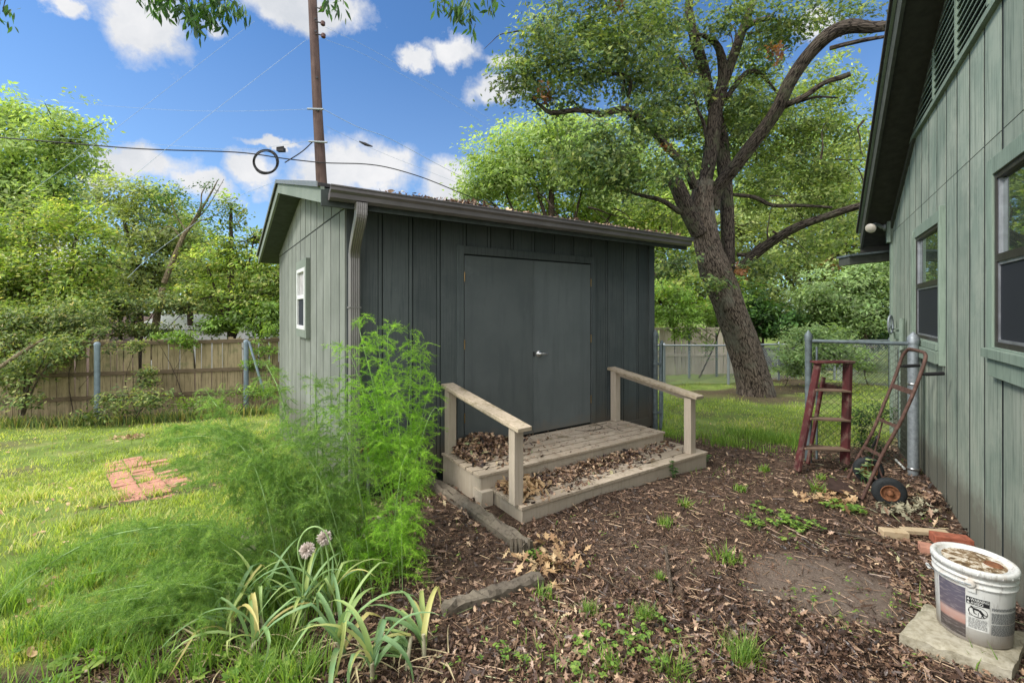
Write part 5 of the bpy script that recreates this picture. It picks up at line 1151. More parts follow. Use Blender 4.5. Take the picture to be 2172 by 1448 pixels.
m = MB(); m.tube([P(-10, 785, 8.8), P(50, 745, 9), P(95, 718, 9.2)], [.04, .035, .022], 8); tag(m.build('leaning_branch', M['bark_pale'], None, True), 'pale bare branch leaning up from the left edge across the fence', 'branch')
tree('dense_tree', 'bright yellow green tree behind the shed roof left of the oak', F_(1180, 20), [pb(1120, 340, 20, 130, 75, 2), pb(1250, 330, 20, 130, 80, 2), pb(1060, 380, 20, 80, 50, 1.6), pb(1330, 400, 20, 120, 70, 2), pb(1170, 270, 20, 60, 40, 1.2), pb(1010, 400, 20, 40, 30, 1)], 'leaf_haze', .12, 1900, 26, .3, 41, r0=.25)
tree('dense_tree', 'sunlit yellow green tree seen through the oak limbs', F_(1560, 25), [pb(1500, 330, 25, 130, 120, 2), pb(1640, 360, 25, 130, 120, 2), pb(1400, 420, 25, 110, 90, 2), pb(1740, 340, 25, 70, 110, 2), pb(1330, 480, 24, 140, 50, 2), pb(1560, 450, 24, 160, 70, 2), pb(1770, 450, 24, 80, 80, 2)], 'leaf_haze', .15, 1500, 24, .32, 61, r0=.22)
tree('dense_tree', 'low pale tree closing the view just above the shed roof end', F_(1270, 23), [pb(1150, 440, 23, 120, 40, 1.6), pb(1270, 450, 23, 120, 50, 1.6), pb(1360, 520, 22, 60, 60, 1.4)], 'leaf_bright', .13, 500, 24, .28, 62, r0=.18)
tree('dense_tree', 'mid green tree filling the gap between shed corner and oak trunk', F_(1440, 19.5), [pb(1430, 560, 19, 90, 80, 1.6), pb(1480, 620, 18, 90, 60, 1.2), pb(1400, 480, 19.5, 90, 70, 1.6), pb(1400, 640, 18.4, 70, 50, 1.)], 'leaf_bright', .11, 900, 26, .24, 42, r0=.2)
tree('dense_tree', 'broad shady tree directly behind the oak on the right', F_(1690, 22), [pb(1650, 560, 21, 120, 70, 2), pb(1780, 540, 21, 120, 80, 2), pb(1880, 480, 20, 80, 140, 1.8), pb(1700, 450, 21, 120, 80, 2), pb(1560, 480, 21.5, 90, 90, 2), pb(1620, 650, 21, 140, 60, 1.6), pb(1800, 360, 20, 60, 80, 1.5)], 'leaf_haze2', .11, 2000, 24, .28, 43, r0=.28)
tree('dense_tree', 'light green tree with drooping sprays beside the house corner', F_(1840, 17), [pb(1800, 610, 17, 110, 45, 1.4), pb(1860, 660, 16.5, 80, 50, 1.2), pb(1740, 640, 17.5, 60, 35, 1.), pb(1930, 580, 16.5, 70, 90, 1.2), pb(1850, 570, 17, 60, 30, 1.)], 'leaf_pale', .085, 1300, 24, .2, 44, r0=.12, droop=.5)
tree('dense_tree', 'dark thicket tree low between the oak trunk and the pale shrub', F_(1640, 18.5), [pb(1620, 680, 18.5, 120, 40, 1.2), pb(1740, 690, 18.5, 80, 30, 1.2), pb(1560, 640, 18.8, 70, 50, 1.), pb(1840, 700, 18.8, 60, 30, 1)], 'leaf_dark', .11, 700, 24, .24, 45, r0=.14)
tree('vine', 'bright vine mass draped over the pale picket fence', F_(1480, 15.4), [pb(1470, 680, 15.3, 70, 30, .5), pb(1420, 640, 15.3, 50, 60, .5), pb(1540, 640, 15.6, 50, 30, .5), pb(1500, 660, 15.4, 45, 22, .4), pb(1440, 710, 15.2, 30, 14, .2), pb(1500, 740, 15.1, 10, 30, .1)], 'leaf_weed', .07, 420, 20, .14, 46, cat='vine', r0=.03)
tree('shrub', 'round pale green shrub with arching sprays in front of the rear fence', F_(1730, 12.6), [pb(1730, 730, 12.6, 75, 32, .8), pb(1690, 760, 12.4, 55, 28, .6), pb(1790, 745, 12.8, 45, 26, .6), pb(1740, 705, 12.8, 60, 16, .6)], 'leaf_pale', .062, 480, 26, .13, 47, cat='shrub', r0=.03, droop=.3)
tree('shrub', 'small round bush beyond the chain link panel on the rear lawn', F_(1845, 12.9), [pb(1838, 772, 12.9, 30, 12, .4), pb(1830, 780, 12.9, 20, 8, .3)], 'leaf_pale', .045, 70, 18, .09, 48, cat='shrub', r0=.015)
tree('shrub', 'low creeping shrub at the foot of the rear fence right of the oak', F_(1660, 12.9), [pb(1655, 785, 12.9, 40, 8, .3), pb(1690, 790, 12.8, 30, 8, .3)], 'leaf_pale', .045, 80, 16, .09, 49, cat='shrub', r0=.012)
tree('shrub', 'dark small leaved shrub growing through the chain link panel', F_(1838, 5.5), [pb(1840, 880, 5.5, 32, 40, .15), pb(1850, 930, 5.45, 30, 30, .15), pb(1825, 900, 5.5, 14, 40, .12), pb(1870, 870, 5.5, 14, 20, .1)], 'leaf_dark', .018, 210, 18, .05, 50, cat='shrub', r0=.008)
tree('shrub', 'low weedy bush at the fence foot right of the first blue post', F_(270, 9.6), [pb(250, 850, 9.6, 50, 25, .3), pb(320, 845, 9.7, 40, 22, .3), pb(210, 880, 9.4, 40, 10, .2)], 'leaf_mid', .045, 150, 14, .1, 51, cat='shrub', r0=.012)
tree('shrub', 'rambling weeds at the fence foot behind the fern beside the shed', F_(490, 10.2), [pb(460, 850, 10.2, 60, 16, .3), pb(540, 830, 10.4, 50, 18, .3), pb(400, 858, 10., 40, 10, .2)], 'leaf_weed', .045, 120, 14, .1, 52, cat='shrub', r0=.012)
o = crown('far_woodland', [pb(-200, 610, 40, 500, 60, 4), pb(300, 625, 42, 400, 40, 4), pb(1300, 560, 38, 400, 110, 4), pb(1900, 560, 40, 400, 130, 4), pb(2400, 600, 36, 300, 100, 4), pb(800, 620, 44, 500, 40, 4)], M['leaf_mid'], None, .38, 1700, 24, .8, .6, 60); tag(o, 'distant mass of woodland closing the yard behind all fences', 'woodland', kind='stuff')
# overhanging branch tips at the top of the picture
for k, (sub, lab) in enumerate((([(320, 0, 12, 26), (370, 10, 40, 26), (430, 25, 40, 34), (480, 10, 40, 24), (415, 55, 14, 18), (345, -30, 60, 20), (510, 20, 10, 12)], 'leafy branch tip hanging into the top of the picture left of the pole'),
                                ([(700, 5, 20, 10), (728, 14, 10, 14)], 'small leaf spray hanging just right of the pole top'),
                                ([(945, 5, 30, 14), (985, 20, 26, 22), (1000, 50, 8, 16), (1040, 5, 26, 10)], 'leaf spray hanging at the top between pole and oak'),
                                ([(5, 30, 8, 18), (3, 5, 14, 8)], 'leaf tip hanging at the top left corner'))):
    Yb = 3.6; t = thing('overhanging_branch', lab, 'branch', P(sub[0][0], sub[0][1], Yb), 'branch tips hanging from above')
    m = MB()
    for (u, v, ru, rv) in sub: m.tube([P(sub[0][0]+30, -90, Yb), P((u+sub[0][0]+30)/2, -45+v*.3, Yb), P(u, v-4, Yb)], [.010, .006, .002], 6)
    m.build('stem', M['bark_dk'], t, True)
    g = np.random.default_rng(70+k); pos = []; 
    for (u, v, ru, rv) in sub:
        n = max(6, int(ru*rv/11)); pos.append(P(u, v, Yb)+g.uniform(-1, 1, (n, 3))*np.array((ru/FPX*Yb, .12, rv/FPX*Yb))*.85)
    pos = np.concatenate(pos); n = len(pos)
    y = np.tile((0, 0, -1.), (n, 1))+g.normal(0, .45, (n, 3)); y /= np.linalg.norm(y, axis=1)[:, None]
    z = g.standard_normal((n, 3)); z -= y*(z*y).sum(1)[:, None]; z /= np.linalg.norm(z, axis=1)[:, None]
    R = np.stack([y, np.cross(z, y), z], 2)
    LN = np.array([(-.0, 0, 0), (.5, .22, .06), (1.1, .26, .05), (1.6, .12, 0), (2., 0, -.06), (1.6, -.12, 0), (1.1, -.26, .05), (.5, -.22, .06)]); LNF = np.array([(0, i, i+1) for i in range(1, 7)])
    V, FF = instance(LN, LNF, pos, R, g.uniform(.030, .052, n)); mesh_np('leaves', V, [FF], M['leaf_dark'], t, {'rnd': np.repeat(g.random(n)*.8, 8), 'shade': np.repeat(g.uniform(.2, 1., n), 8)})
# ------------------------------------------------------------------ lawn, litter
def sample_ground(n, ulim=(-60, 2240), ymin=1.6, ymax=30, p=1.0, seed=1):
    g = np.random.default_rng(seed); k = int(n)
    t = g.random(k)
    if p == 1: y = ymin*(ymax/ymin)**t
    else: y = (ymin**(1-p)+t*(ymax**(1-p)-ymin**(1-p)))**(1/(1-p))
    u = g.uniform(ulim[0], ulim[1], k); x = (u-CU)/FPX*y; return x, y, g
def blocked(x, y):
    a = (x-S.o[0])*S.ex[0]+(y-S.o[1])*S.ex[1]; b = (x-S.o[0])*S.ey[0]+(y-S.o[1])*S.ey[1]
    inshed = (a > 0) & (a < W_) & (b > 0) & (b < D_)
    deck = (a > da-.27) & (a < da+2.44) & (b > -1.3) & (b < 0)
    a2 = (x-K.o[0])*K.ex[0]+(y-K.o[1])*K.ex[1]; b2 = (x-K.o[0])*K.ey[0]+(y-K.o[1])*K.ey[1]
    return inshed | deck | ((b2 > -.02) & (a2 > 0))
def inbox(x, y, quad):   # simple brick path mask
    px = (x-o0[0])*d1[0]+(y-o0[1])*d1[1]; py = (x-o0[0])*d2[0]+(y-o0[1])*d2[1]; return (px > -.1) & (px < Lb_+.05) & (py > -.12) & (py < .78)
BT = np.array([(-.5, 0, 0), (.5, 0, 0), (.36, .18, .55), (-.36, .18, .55), (0, .55, 1.)]); BTF4 = np.array([(0, 1, 2), (0, 2, 3), (3, 2, 4)])
def blades(name, x, y, hgt, wid, mat, g, parent=None, z=None, lean=.5, shade=None, rnd=None):
    n = len(x); z = gz(x, y)+.008*fnoise(x, y, 5)-.005 if z is None else z
    a = g.uniform(0, 2*math.pi, n); ca, sa = np.cos(a), np.sin(a); R = np.zeros((n, 3, 3)); R[:, 0, 0] = ca; R[:, 1, 0] = sa; R[:, 0, 1] = -sa; R[:, 1, 1] = ca; R[:, 2, 2] = 1
    sc = np.stack([wid, hgt*g.uniform(.2, 1.2, n)*lean*2, hgt], 1); V, F = instance(BT, BTF4, np.stack([x, y, z], 1), R, sc)
    sh = g.uniform(.4, 1., n) if shade is None else shade
    return mesh_np(name, V, [F], mat, parent, {'rnd': np.repeat(g.random(n) if rnd is None else rnd, 5), 'shade': np.repeat(sh, 5)})
x, y, g = sample_ground(330000, p=1.35, ymax=26, ymin=1.7, seed=3)
d = dirt(x, y); keep = (g.random(len(x)) > d*1.02) & ~blocked(x, y) & ~(inbox(x, y, 0) & (g.random(len(x)) < .80-.5*ss(.0, .8, fnoise(x, y, 3., 17))))
thin = ss(-.7, .7, fnoise(x, y, 1.1, 12)+.8*fnoise(x, y, 4, 3)); keep &= g.random(len(x)) < .12+.88*thin
x, y = x[keep], y[keep]; dist = np.hypot(x, y)
hgt = (.022+.03*g.random(len(x))+.05*ss(.2, 1.3, fnoise(x, y, 2.2, 20))+.06*(g.random(len(x)) < .03))*(1+.5*ss(5.7, 6.6, y)*ss(8.5, 7, y)*ss(1, 2, x)*g.random(len(x)))
wid = .0035+.0009*dist
rn = np.clip(.46+.24*fnoise(x, y, .9, 30)+g.normal(0, .2, len(x)), 0, 1)
o = blades('lawn_grass', x, y, hgt, wid, M['grass'], g, lean=.75, shade=np.clip(.58+.2*fnoise(x, y, 1.7, 31)+.22*fnoise(x, y, 7., 33)+g.normal(0, .18, len(x)), 0, 1), rnd=rn); tag(o, 'short patchy lawn grass covering the yard left and behind the shed', 'grass', kind='stuff')
# longer grass fringe at the lawn edge by the steps and shed
x, y, g = sample_ground(14000, (1390, 1720), 5.6, 7.6, 1., 5); kk = (np.abs(y-(6.45-.12*(x-2)+.3*fnoise(x, y, 1., 2))) < .5*g.random(len(x))) & (g.random(len(x)) < ss(-.2, .8, fnoise(x, y, 2.5, 7))); x, y = x[kk], y[kk]
o = blades('tall_grass', x, y, .07+.12*g.random(len(x)), np.full(len(x), .008), M['leaf_weed'], g, lean=.6); tag(o, 'taller rough grass along the edge where lawn meets bare soil', 'grass', kind='stuff')
# dead leaves
x, y, g = sample_ground(120000, (150, 2200), 1.5, 7.2, 1.5, 8); d = dirt(x, y); b = bare(x, y)
kk = (g.random(len(x)) < d*(1-.93*b)*(.5+.5*ss(-.8, .6, fnoise(x, y, 1.5, 40)))) & ~blocked(x, y); x, y = x[kk], y[kk]; n = len(x)
z = gz(x, y)+.008*fnoise(x, y, 5)+.004+.02*g.random(n)**2
big = g.random(n) < .16*(1+.8*fnoise(x, y, 1.1, 55)); P3 = np.stack([x, y, z], 1); cl = np.clip(g.beta(1.1, 2.0, n)+.10*fnoise(x, y, 2., 50), 0, 1)
o = leafmesh('leaf_litter', P3[~big], .004+.015*g.random((~big).sum())**1.6, M['litter'], spread=1.1, rnd=cl[~big]); tag(o, 'brown crumbled dead leaves carpeting the bare soil', 'dead leaves', kind='stuff')
P3[:, 2] += .004; o = leafmesh('oak_leaf_litter', P3[big], g.uniform(.012, .032, big.sum()), M['litter'], spread=.75, rnd=np.clip(cl[big]+.08, 0, 1), oak=True); tag(o, 'whole lobed dead oak leaves lying on the litter', 'dead leaves', kind='stuff')
x, y, g = sample_ground(9000, (-60, 2200), 1.8, 12, 1.5, 9); kk = (g.random(len(x)) < .11) & ~blocked(x, y) & (dirt(x, y) < .5); x, y = x[kk], y[kk]
o = leafmesh('scattered_leaves', np.stack([x, y, gz(x, y)+.02], 1), g.uniform(.02, .04, len(x)), M['litter_gold'], spread=.5); tag(o, 'pale dead leaves scattered over the lawn', 'dead leaves', kind='stuff')
# bark chips / twig bits
x, y, g = sample_ground(15000, (150, 2200), 1.5, 6.8, 1.5, 10); kk = (g.random(len(x)) < dirt(x, y)*(1-.6*bare(x, y))) & ~blocked(x, y); x, y = x[kk], y[kk]; n = len(x)
T = np.array([(-1, -.04, 0), (-1, .04, 0), (1, .03, .05), (1, -.03, .05), (-.9, 0, .07), (.9, 0, .1)]); TF = np.array([(0, 3, 5), (0, 5, 4), (1, 4, 5), (1, 5, 2)])
R = rotmats(n, np.tile((0, 0, 1.), (n, 1)), .25, g); V, F = instance(T, TF, np.stack([x, y, gz(x, y)+.012], 1), R, g.uniform(.01, .06, n)); o = mesh_np('twig_debris', V, [F], M['litter'], None, {'rnd': np.repeat(g.random(n), 6)}); tag(o, 'small twigs and bark chips scattered through the dead leaves', 'twigs', kind='stuff')
# gravelly patch crumbs
g = np.random.default_rng(12); n = 5200; x = 1.15+g.normal(0, .42, n); y = 3.1+g.normal(0, .42, n); kk = ~blocked(x, y) & (dirt(x, y) > .5); x, y = x[kk], y[kk]; n = len(x)
OC = np.array([(1, 0, 0), (0, 1, 0), (-1, 0, 0), (0, -1, 0), (0, 0, .7), (0, 0, -.7)]); OF = np.array([(0, 1, 4), (1, 2, 4), (2, 3, 4), (3, 0, 4)])
V, F = instance(OC, OF, np.stack([x, y, gz(x, y)+.008*fnoise(x, y, 5)+.001], 1), rotmats(n, None, 1, g), g.uniform(.003, .007, n)); o = mesh_np('gravel', V, [F], m_plain('gravel tan', (.24, .16, .11), .9, 0, .4, 90), None); tag(o, 'fine tan gravel mixed in the soil in front of the steps', 'gravel', kind='stuff')
# leaf piles on the steps
def pile(name, label, a, b, z, size, mat, spread=.8):
    pos = S.o+a[:, None]*S.ex+b[:, None]*S.ey+z[:, None]*S.ez; o = leafmesh(name, pos, size, mat, spread=spread); tag(o, label, 'dead leaves', kind='stuff'); return o
g = np.random.default_rng(14)
n = 1500; a = da-.2+np.abs(g.normal(0, .36, n)); b = -.04-np.abs(g.normal(0, .23, n)); kk = (a < da+1.2) & (b > -.8); a, b = a[kk], b[kk]; hh_ = .15*np.exp(-((a-da-.12)/.33)**2-((b+.12)/.24)**2)
pile('leaf_pile', 'heap of dry brown leaves in the corner of the upper platform against the door', a, b, zu+.008+hh_*g.random(len(a))**.6, g.uniform(.018, .042, len(a)), M['litter'], .9)
n = 2200; a = g.uniform(da-.12, da+2.3, n); b = -.84-np.abs(g.normal(0, .10+.10*ss(2.2, 0, a-da), n)); kk = (b > -1.29); a, b = a[kk], b[kk]; dens = np.where(a-da < 1.7, 1, .25); kk = g.random(len(a)) < dens; a, b = a[kk], b[kk]
pile('leaf_pile', 'band of dead leaves lying on the lower step', a, b, zl+.006+.055*np.exp(-((b+.84)/.12)**2)*g.random(len(a)), g.uniform(.015, .036, len(a)), M['litter'], .8)
n = 260; a = da-.1+np.abs(g.normal(0, .16, n)); b = -1.0+g.normal(0, .12, n); kk = b > -1.28; a, b = a[kk], b[kk]; pile('leaf_pile', 'golden brown oak leaves at the left end of the lower step', a, b, zl+.01+.06*g.random(len(a)), g.uniform(.03, .05, len(a)), M['litter_gold'], .9)
n = 520; a = da+.1+2.2*g.random(n)**1.3; b = g.uniform(-.8, -.02, n); pile('scattered_leaves', 'few small leaves and twigs scattered on the upper platform', a, b, np.full(n, zu+.006), g.uniform(.006, .02, n), M['litter'], .3)
def gpile(name, label, u, v, su, sv, n, size, mat, hz0=.05, oak=True):
    c = G(u, v); x = c[0]+g.normal(0, su, n); y = c[1]+g.normal(0, sv, n); kk = ~blocked(x, y); x, y = x[kk], y[kk]; z = gz(x, y)+.015+hz0*g.random(len(x)); o = leafmesh(name, np.stack([x, y, z], 1), g.uniform(size[0], size[1], len(x)), mat, spread=.85, oak=oak); tag(o, label, 'dead leaves', kind='stuff')
gpile('leaf_pile', 'pile of golden oak leaves beyond the end of the long timber', 1165, 1195, .13, .12, 90, (.03, .055), M['litter_gold'])
gpile('leaf_pile', 'pale dead leaves heaped by the hand truck toe plate', 1760, 1065, .16, .09, 70, (.03, .055), M['litter_gold'])
gpile('leaf_pile', 'dry leaves drifted between the tyre and the house wall', 1930, 1060, .2, .2, 220, (.025, .05), M['litter'])
gpile('leaf_pile', 'greyish wilted leaves lying behind the wood blocks', 1915, 1085, .16, .07, 70, (.035, .06), m_plain('grey leaves', (.30, .28, .19), .8))
gpile('leaf_pile', 'tan leaves caught along the bed between timber and steps', 1000, 1070, .25, .25, 160, (.02, .045), M['litter'])
gpile('leaf_pile', 'small patch of pale leaves on the lawn near the fence', 272, 930, .22, .1, 60, (.03, .06), M['litter_gold'], .03)
# sticks
def stick(pts, r, label, name='stick'):
    m = MB(); m.tube([G(u, v)+np.array((0, 0, r+dz)) for u, v, dz in pts], [r, r*1.1, r*.9, r*.6][:len(pts)], 7, ridges=.08); return tag(m.build(name, M['twig'], None, True), label, 'stick')
stick([(1412, 1178, .05), (1418, 1215, .02), (1425, 1262, .0)], .012, 'short crooked stick standing out in the middle of the bare soil')
stick([(1058, 1385, .0), (1130, 1395, .01), (1200, 1403, 0), (1265, 1405, 0)], .007, 'long thin stick in the foreground leaves at bottom centre')
stick([(1760, 1130, .0), (1815, 1142, .01), (1870, 1155, .0), (1910, 1160, 0)], .009, 'pale long twig on the soil left of the bricks')
stick([(1700, 1126, .0), (1770, 1128, .01), (1850, 1130, .0), (1920, 1138, 0)], .005, 'thin dark twig lying just behind the pale twig')
stick([(1240, 1205, .0), (1290, 1240, .02), (1330, 1262, .0)], .005, 'thin twig lying between the golden leaves and the crooked stick')
m = MB()
for k in range(8):
    a = da+1.75+g.normal(0, .22); b = g.uniform(-.5, -.05); an = g.uniform(0, 3.1); p = [S(a+s_*math.cos(an)*.12+g.normal(0, .012), b+s_*math.sin(an)*.12*.7, zu+.012+.008*s_*s_) for s_ in (-1, 0, 1)]; m.tube(p, .003, 5)
for k in range(7):
    a = da+1.6+g.normal(0, .35); b = g.uniform(-1.25, -.9); an = g.uniform(0, 3.1); p = [S(a+s_*math.cos(an)*.12+g.normal(0, .012), b+s_*math.sin(an)*.08, zl+.012+.008*s_*s_) for s_ in (-1, 0, 1)]; m.tube(p, .003, 5)
tag(m.build('fallen_twigs', M['bark_dk'], None), 'thin dark twigs fallen on the right half of the steps', 'twigs', kind='stuff')
# ------------------------------------------------------------------ strap leaf plants
def strap(m, p, az, L, w, rise, bend, seg=9, twist=0, tilt=0):
    """one arching strap leaf"""
    d = np.array((math.cos(az), math.sin(az), 0)); s_ = np.array((-d[1], d[0], 0)); V = []; c = np.array(p, float); ang = rise; kink = random.uniform(.5, 1.6) if random.random() < .45 else 0; ki = random.randint(3, 7)
    pts = [c.copy()]
    for i in range(seg):
        ang -= bend/seg*(.4+1.2*i/seg)+(kink if i == ki else 0); c = c+(d*math.cos(ang)+np.array((0, 0, 1))*math.sin(ang))*L/seg+s_*twist*i/seg*L/seg; 
        g0_ = float(gz(c[0], c[1]))+.01; c[2] = max(c[2], g0_); pts.append(c.copy())
    for i, c in enumerate(pts):
        t_ = i/seg; ww = w*(1-t_**2.2)*(.8+.6*t_*(1-t_)) + .0005; up = np.array((0, 0, ww*.35)); V += [c-s_*ww/2+up, c, c+s_*ww/2+up]
    F = []
    for i in range(seg): b = i*3; F += [(b, b+1, b+4, b+3), (b+1, b+2, b+5, b+4)]
    m.add(V, F)
def leek(u, v, n, L, label, seed, head=None, w=.026, rise=(.95, 1.5), az=None, bend=(1.2, 2.6)):
    r = random.Random(seed); b = G(u, v); t = thing('garlic_plant', label, 'plant', b, 'strap leaved plants in the foreground bed')
    m = MB()
    # false stem
    st_ = np.array((r.gauss(0, .03), r.gauss(0, .03), .12)); m2 = MB(); m2.tube([b-(0, 0, .02), b+st_*.5, b+st_], [.012, .011, .009], 8); m2.build('stem', m_pale, t, True)
    V0 = []
    n = int(n*1.5)
    for k in range(n):
        h = r.uniform(.3, 1.); a = az+r.gauss(0, .5) if az is not None else k*2.4+r.gauss(0, .3)
        strap(m, b+st_*h, a, L*1.25*r.uniform(.7, 1.1), w*r.uniform(.7, 1.15), r.uniform(*rise), r.uniform(*bend), 10, r.gauss(0, .25))
    o = m.build('leaves', M['leaf_strap'], t, True)
    if head:
        hu, hv, hy = head; hp = P(hu, hv, hy); m = MB(); mid = (b+hp)/2+np.array((r.gauss(0, .02), 0, .06)); m.tube([b, mid, hp], [.006, .005, .004], 7); m.build('flower_stalk', M['stem'], t, True)
        g_ = np.random.default_rng(seed); n_ = 260; dd = g_.standard_normal((n_, 3)); dd /= np.linalg.norm(dd, axis=1)[:, None]; z = dd; xx = np.cross(z, (0.3, .2, .9)); xx /= np.linalg.norm(xx, axis=1)[:, None]; R = np.stack([xx, np.cross(z, xx), z], 2)
        TT = np.array([(0, 0, .0), (.10, 0, .75), (-.10, .08, .8), (-.05, -.12, .8), (.0, 0, 1.15)]); FFt = np.array([(0, 1, 2), (0, 2, 3), (0, 3, 1), (1, 4, 2), (2, 4, 3), (3, 4, 1)])
        V, F = instance(TT, FFt, np.tile(hp, (n_, 1)), R, g_.uniform(.026, .042, n_)); mesh_np('flower_head', V, [F], M['allium'], t, {'rnd': np.repeat(g_.random(n_), 5)})
    return t
m_pale = m_plain('blanched stem', (.45, .42, .28), .6)
t = NT('strap leaf'); r_ = t.attr(); sx = t.n('ShaderNodeTexCoord'); n1 = t.noise(t.obj(), 7, 4)
c_ = t.ramp(r_, (0, (.17, .30, .14)), (.5, (.25, .40, .14)), (.8, (.42, .50, .15)), (1, (.62, .52, .20))); c_ = t.mix(t.ramp(n1, (.55, (0, 0, 0)), (.75, (.7, .7, .7))), c_, (.45, .43, .18))
db = t.bsdf(c_, .45, spec=.4); tr = t.n('ShaderNodeBsdfTranslucent'); t.set(tr, 'Color', c_); mx = t.n('ShaderNodeMixShader'); mx.inputs[0].default_value = .3; t.t.links.new(db, mx.inputs[1]); t.t.links.new(tr.outputs[0], mx.inputs[2]); M['leaf_strap'] = t.done(mx.outputs[0])
leek(470, 1370, 8, .40, 'tall strap leaved plant at the left of the group, curling leaves', 1, rise=(1., 1.5))
leek(520, 1400, 7, .34, 'yellowing strap leaved plant second from the left at the bottom edge', 2)
leek(640, 1330, 8, .36, 'strap leaved plant carrying the lower white seed head', 3, head=(651, 1166, 2.42), rise=(1.1, 1.5))
leek(700, 1310, 7, .36, 'strap leaved plant carrying the upper white seed head', 4, head=(688, 1140, 2.55), rise=(1.1, 1.5))
leek(735, 1400, 8, .42, 'large blue green strap leaved plant in the centre of the group', 5, w=.034, rise=(.9, 1.4))
leek(790, 1440, 7, .38, 'strap leaved plant at the bottom edge with broad upright leaves', 6, w=.034)
leek(900, 1400, 6, .36, 'flopped strap leaved plant with leaves bent left over pale stalks', 7, az=2.4, rise=(.8, 1.2), w=.034, bend=(1.4, 2.2))
leek(860, 1425, 6, .30, 'collapsed strap leaved plant rightmost at the bottom edge', 8, az=2.9, rise=(.3, .8))
leek(560, 1330, 6, .36, 'strap leaved plant growing over the end of the timber', 9, rise=(1.1, 1.5))
m = MB()
g_ = random.Random(5)
for k in range(60):
    b = G(g_.uniform(420, 960), g_.uniform(1350, 1445)); strap(m, b+(0, 0, .02), g_.uniform(0, 6.28), g_.uniform(.12, .3), g_.uniform(.006, .014), g_.uniform(.1, .6), .8, 5, g_.gauss(0, .3))
o = m.build('dried_stalks', m_plain('straw', (.48, .40, .24), .8, 0, .3), None); tag(o, 'dried straw coloured stalks lying among the strap leaved plants', 'straw', kind='stuff')
# curled scape loop
m = MB(); m.tube([G(705, 1330), P(668, 1240, 2.5), P(640, 1200, 2.5), P(632, 1160, 2.5), P(645, 1128, 2.5), P(668, 1116, 2.5), P(690, 1128, 2.5), P(705, 1165, 2.5), P(715, 1200, 2.5)], [.006, .006, .005, .005, .005, .005, .004, .004, .003], 7); tag(m.build('flower_stalk', M['stem'], None, True), 'looped green flower stalk curling above the strap leaved plants', 'stalk')
# ------------------------------------------------------------------ asparagus fern
def fern(name, label, root, stems, nsec, Ls, dens, mat, seed, needle=.024, group='feathery fern plants by the shed'):
    g = np.random.default_rng(seed); t = thing(name, label, 'plant', root, group); m = MB(); segs = []
    for pts, r0, f0 in stems:
        pts = catmull(np.array(pts, float), 6); m.tube(pts, np.linspace(r0, r0*.25, len(pts)), 6, smooth=0)
        cum = np.concatenate([[0], np.cumsum(np.linalg.norm(np.diff(pts, axis=0), axis=1))]); Lt_ = cum[-1]
        k = int(nsec*Lt_)
        for s_ in np.sort(g.uniform(f0, 1, k))*Lt_:
            c = np.array([np.interp(s_, cum, pts[:, i]) for i in range(3)]); d = g.standard_normal(3); d[2] = abs(d[2])*.35+.25; d /= np.linalg.norm(d)
            L = Ls*(.35+.65*g.random())*(1-.45*(s_/Lt_)); ns = 7; q = [c]
            for i in range(ns): d = d+np.array((0, 0, -.16)); d /= np.linalg.norm(d); q.append(q[-1]+d*L/ns)
            q = np.array(q); segs.append(q)
            # tertiary
            for _ in range(5):
                i = g.integers(1, ns); e = g.standard_normal(3)*.8+(q[i+1 if i < ns else i]-q[i-1])/np.linalg.norm(q[min(i+1, ns)]-q[i-1])+np.array((0, 0, -.25)); e /= np.linalg.norm(e); l2 = L*.38*g.random()+.03; segs.append(np.array([q[i], q[i]+e*l2*.5+np.array((0, 0, .003)), q[i]+e*l2]))
    m.build('stem', M['stem'], t, True)
    # branchlets as thin slivers + needles
    A = np.concatenate([s[:-1] for s in segs]); B = np.concatenate([s[1:] for s in segs]); sid = np.concatenate([np.full(len(s)-1, i) for i, s in enumerate(segs)])
    D = B-A; ln = np.linalg.norm(D, axis=1); Dn = D/ln[:, None]; side = np.cross(Dn, g.standard_normal(D.shape)); side /= np.linalg.norm(side, axis=1)[:, None]
    w = .0010; V1 = np.stack([A-side*w, A+side*w, B], 1).reshape(-1, 3); n1 = len(A)
    sh_seg = g.uniform(.25, 1., len(segs))
    cnt = np.maximum(1, (ln*dens).astype(int)); idx = np.repeat(np.arange(n1), cnt); n2 = len(idx); f = g.random(n2)[:, None]
    p = A[idx]+D[idx]*f; e = g.standard_normal((n2, 3))+Dn[idx]*.9; e /= np.linalg.norm(e, axis=1)[:, None]; s2 = np.cross(e, g.standard_normal((n2, 3))); s2 /= np.linalg.norm(s2, axis=1)[:, None]
    L2_ = needle*g.uniform(.5, 1.2, n2)[:, None]; ww = .0007
    V2 = np.stack([p-s2*ww, p+s2*ww, p+e*L2_], 1).reshape(-1, 3); V = np.concatenate([V1, V2]); F = np.arange(len(V)).reshape(-1, 3)
    rn = np.repeat(np.concatenate([g.random(n1), np.clip(sh_seg[sid[idx]]*.6+g.random(n2)*.4, 0, 1)]), 3); sh = np.repeat(np.concatenate([sh_seg[sid], sh_seg[sid[idx]]]), 3)
    mesh_np('foliage', V, [F], M[mat], t, {'rnd': rn, 'shade': sh}); return t
def bez(a, b, c): return [np.array(a)*(1-s)**2+2*np.array(b)*s*(1-s)+np.array(c)*s*s for s in np.linspace(0, 1, 6)]
rA = G(850, 1130)
stA = [([rA, P(873, 920, 3.72), P(853, 862, 3.72), P(829, 782, 3.72), P(823, 713, 3.72), P(850, 680, 3.68)], .007, .2), ([rA, P(815, 960, 3.6), P(800, 850, 3.6), P(775, 750, 3.6), P(762, 690, 3.65), P(775, 672, 3.6)], .006, .25)]
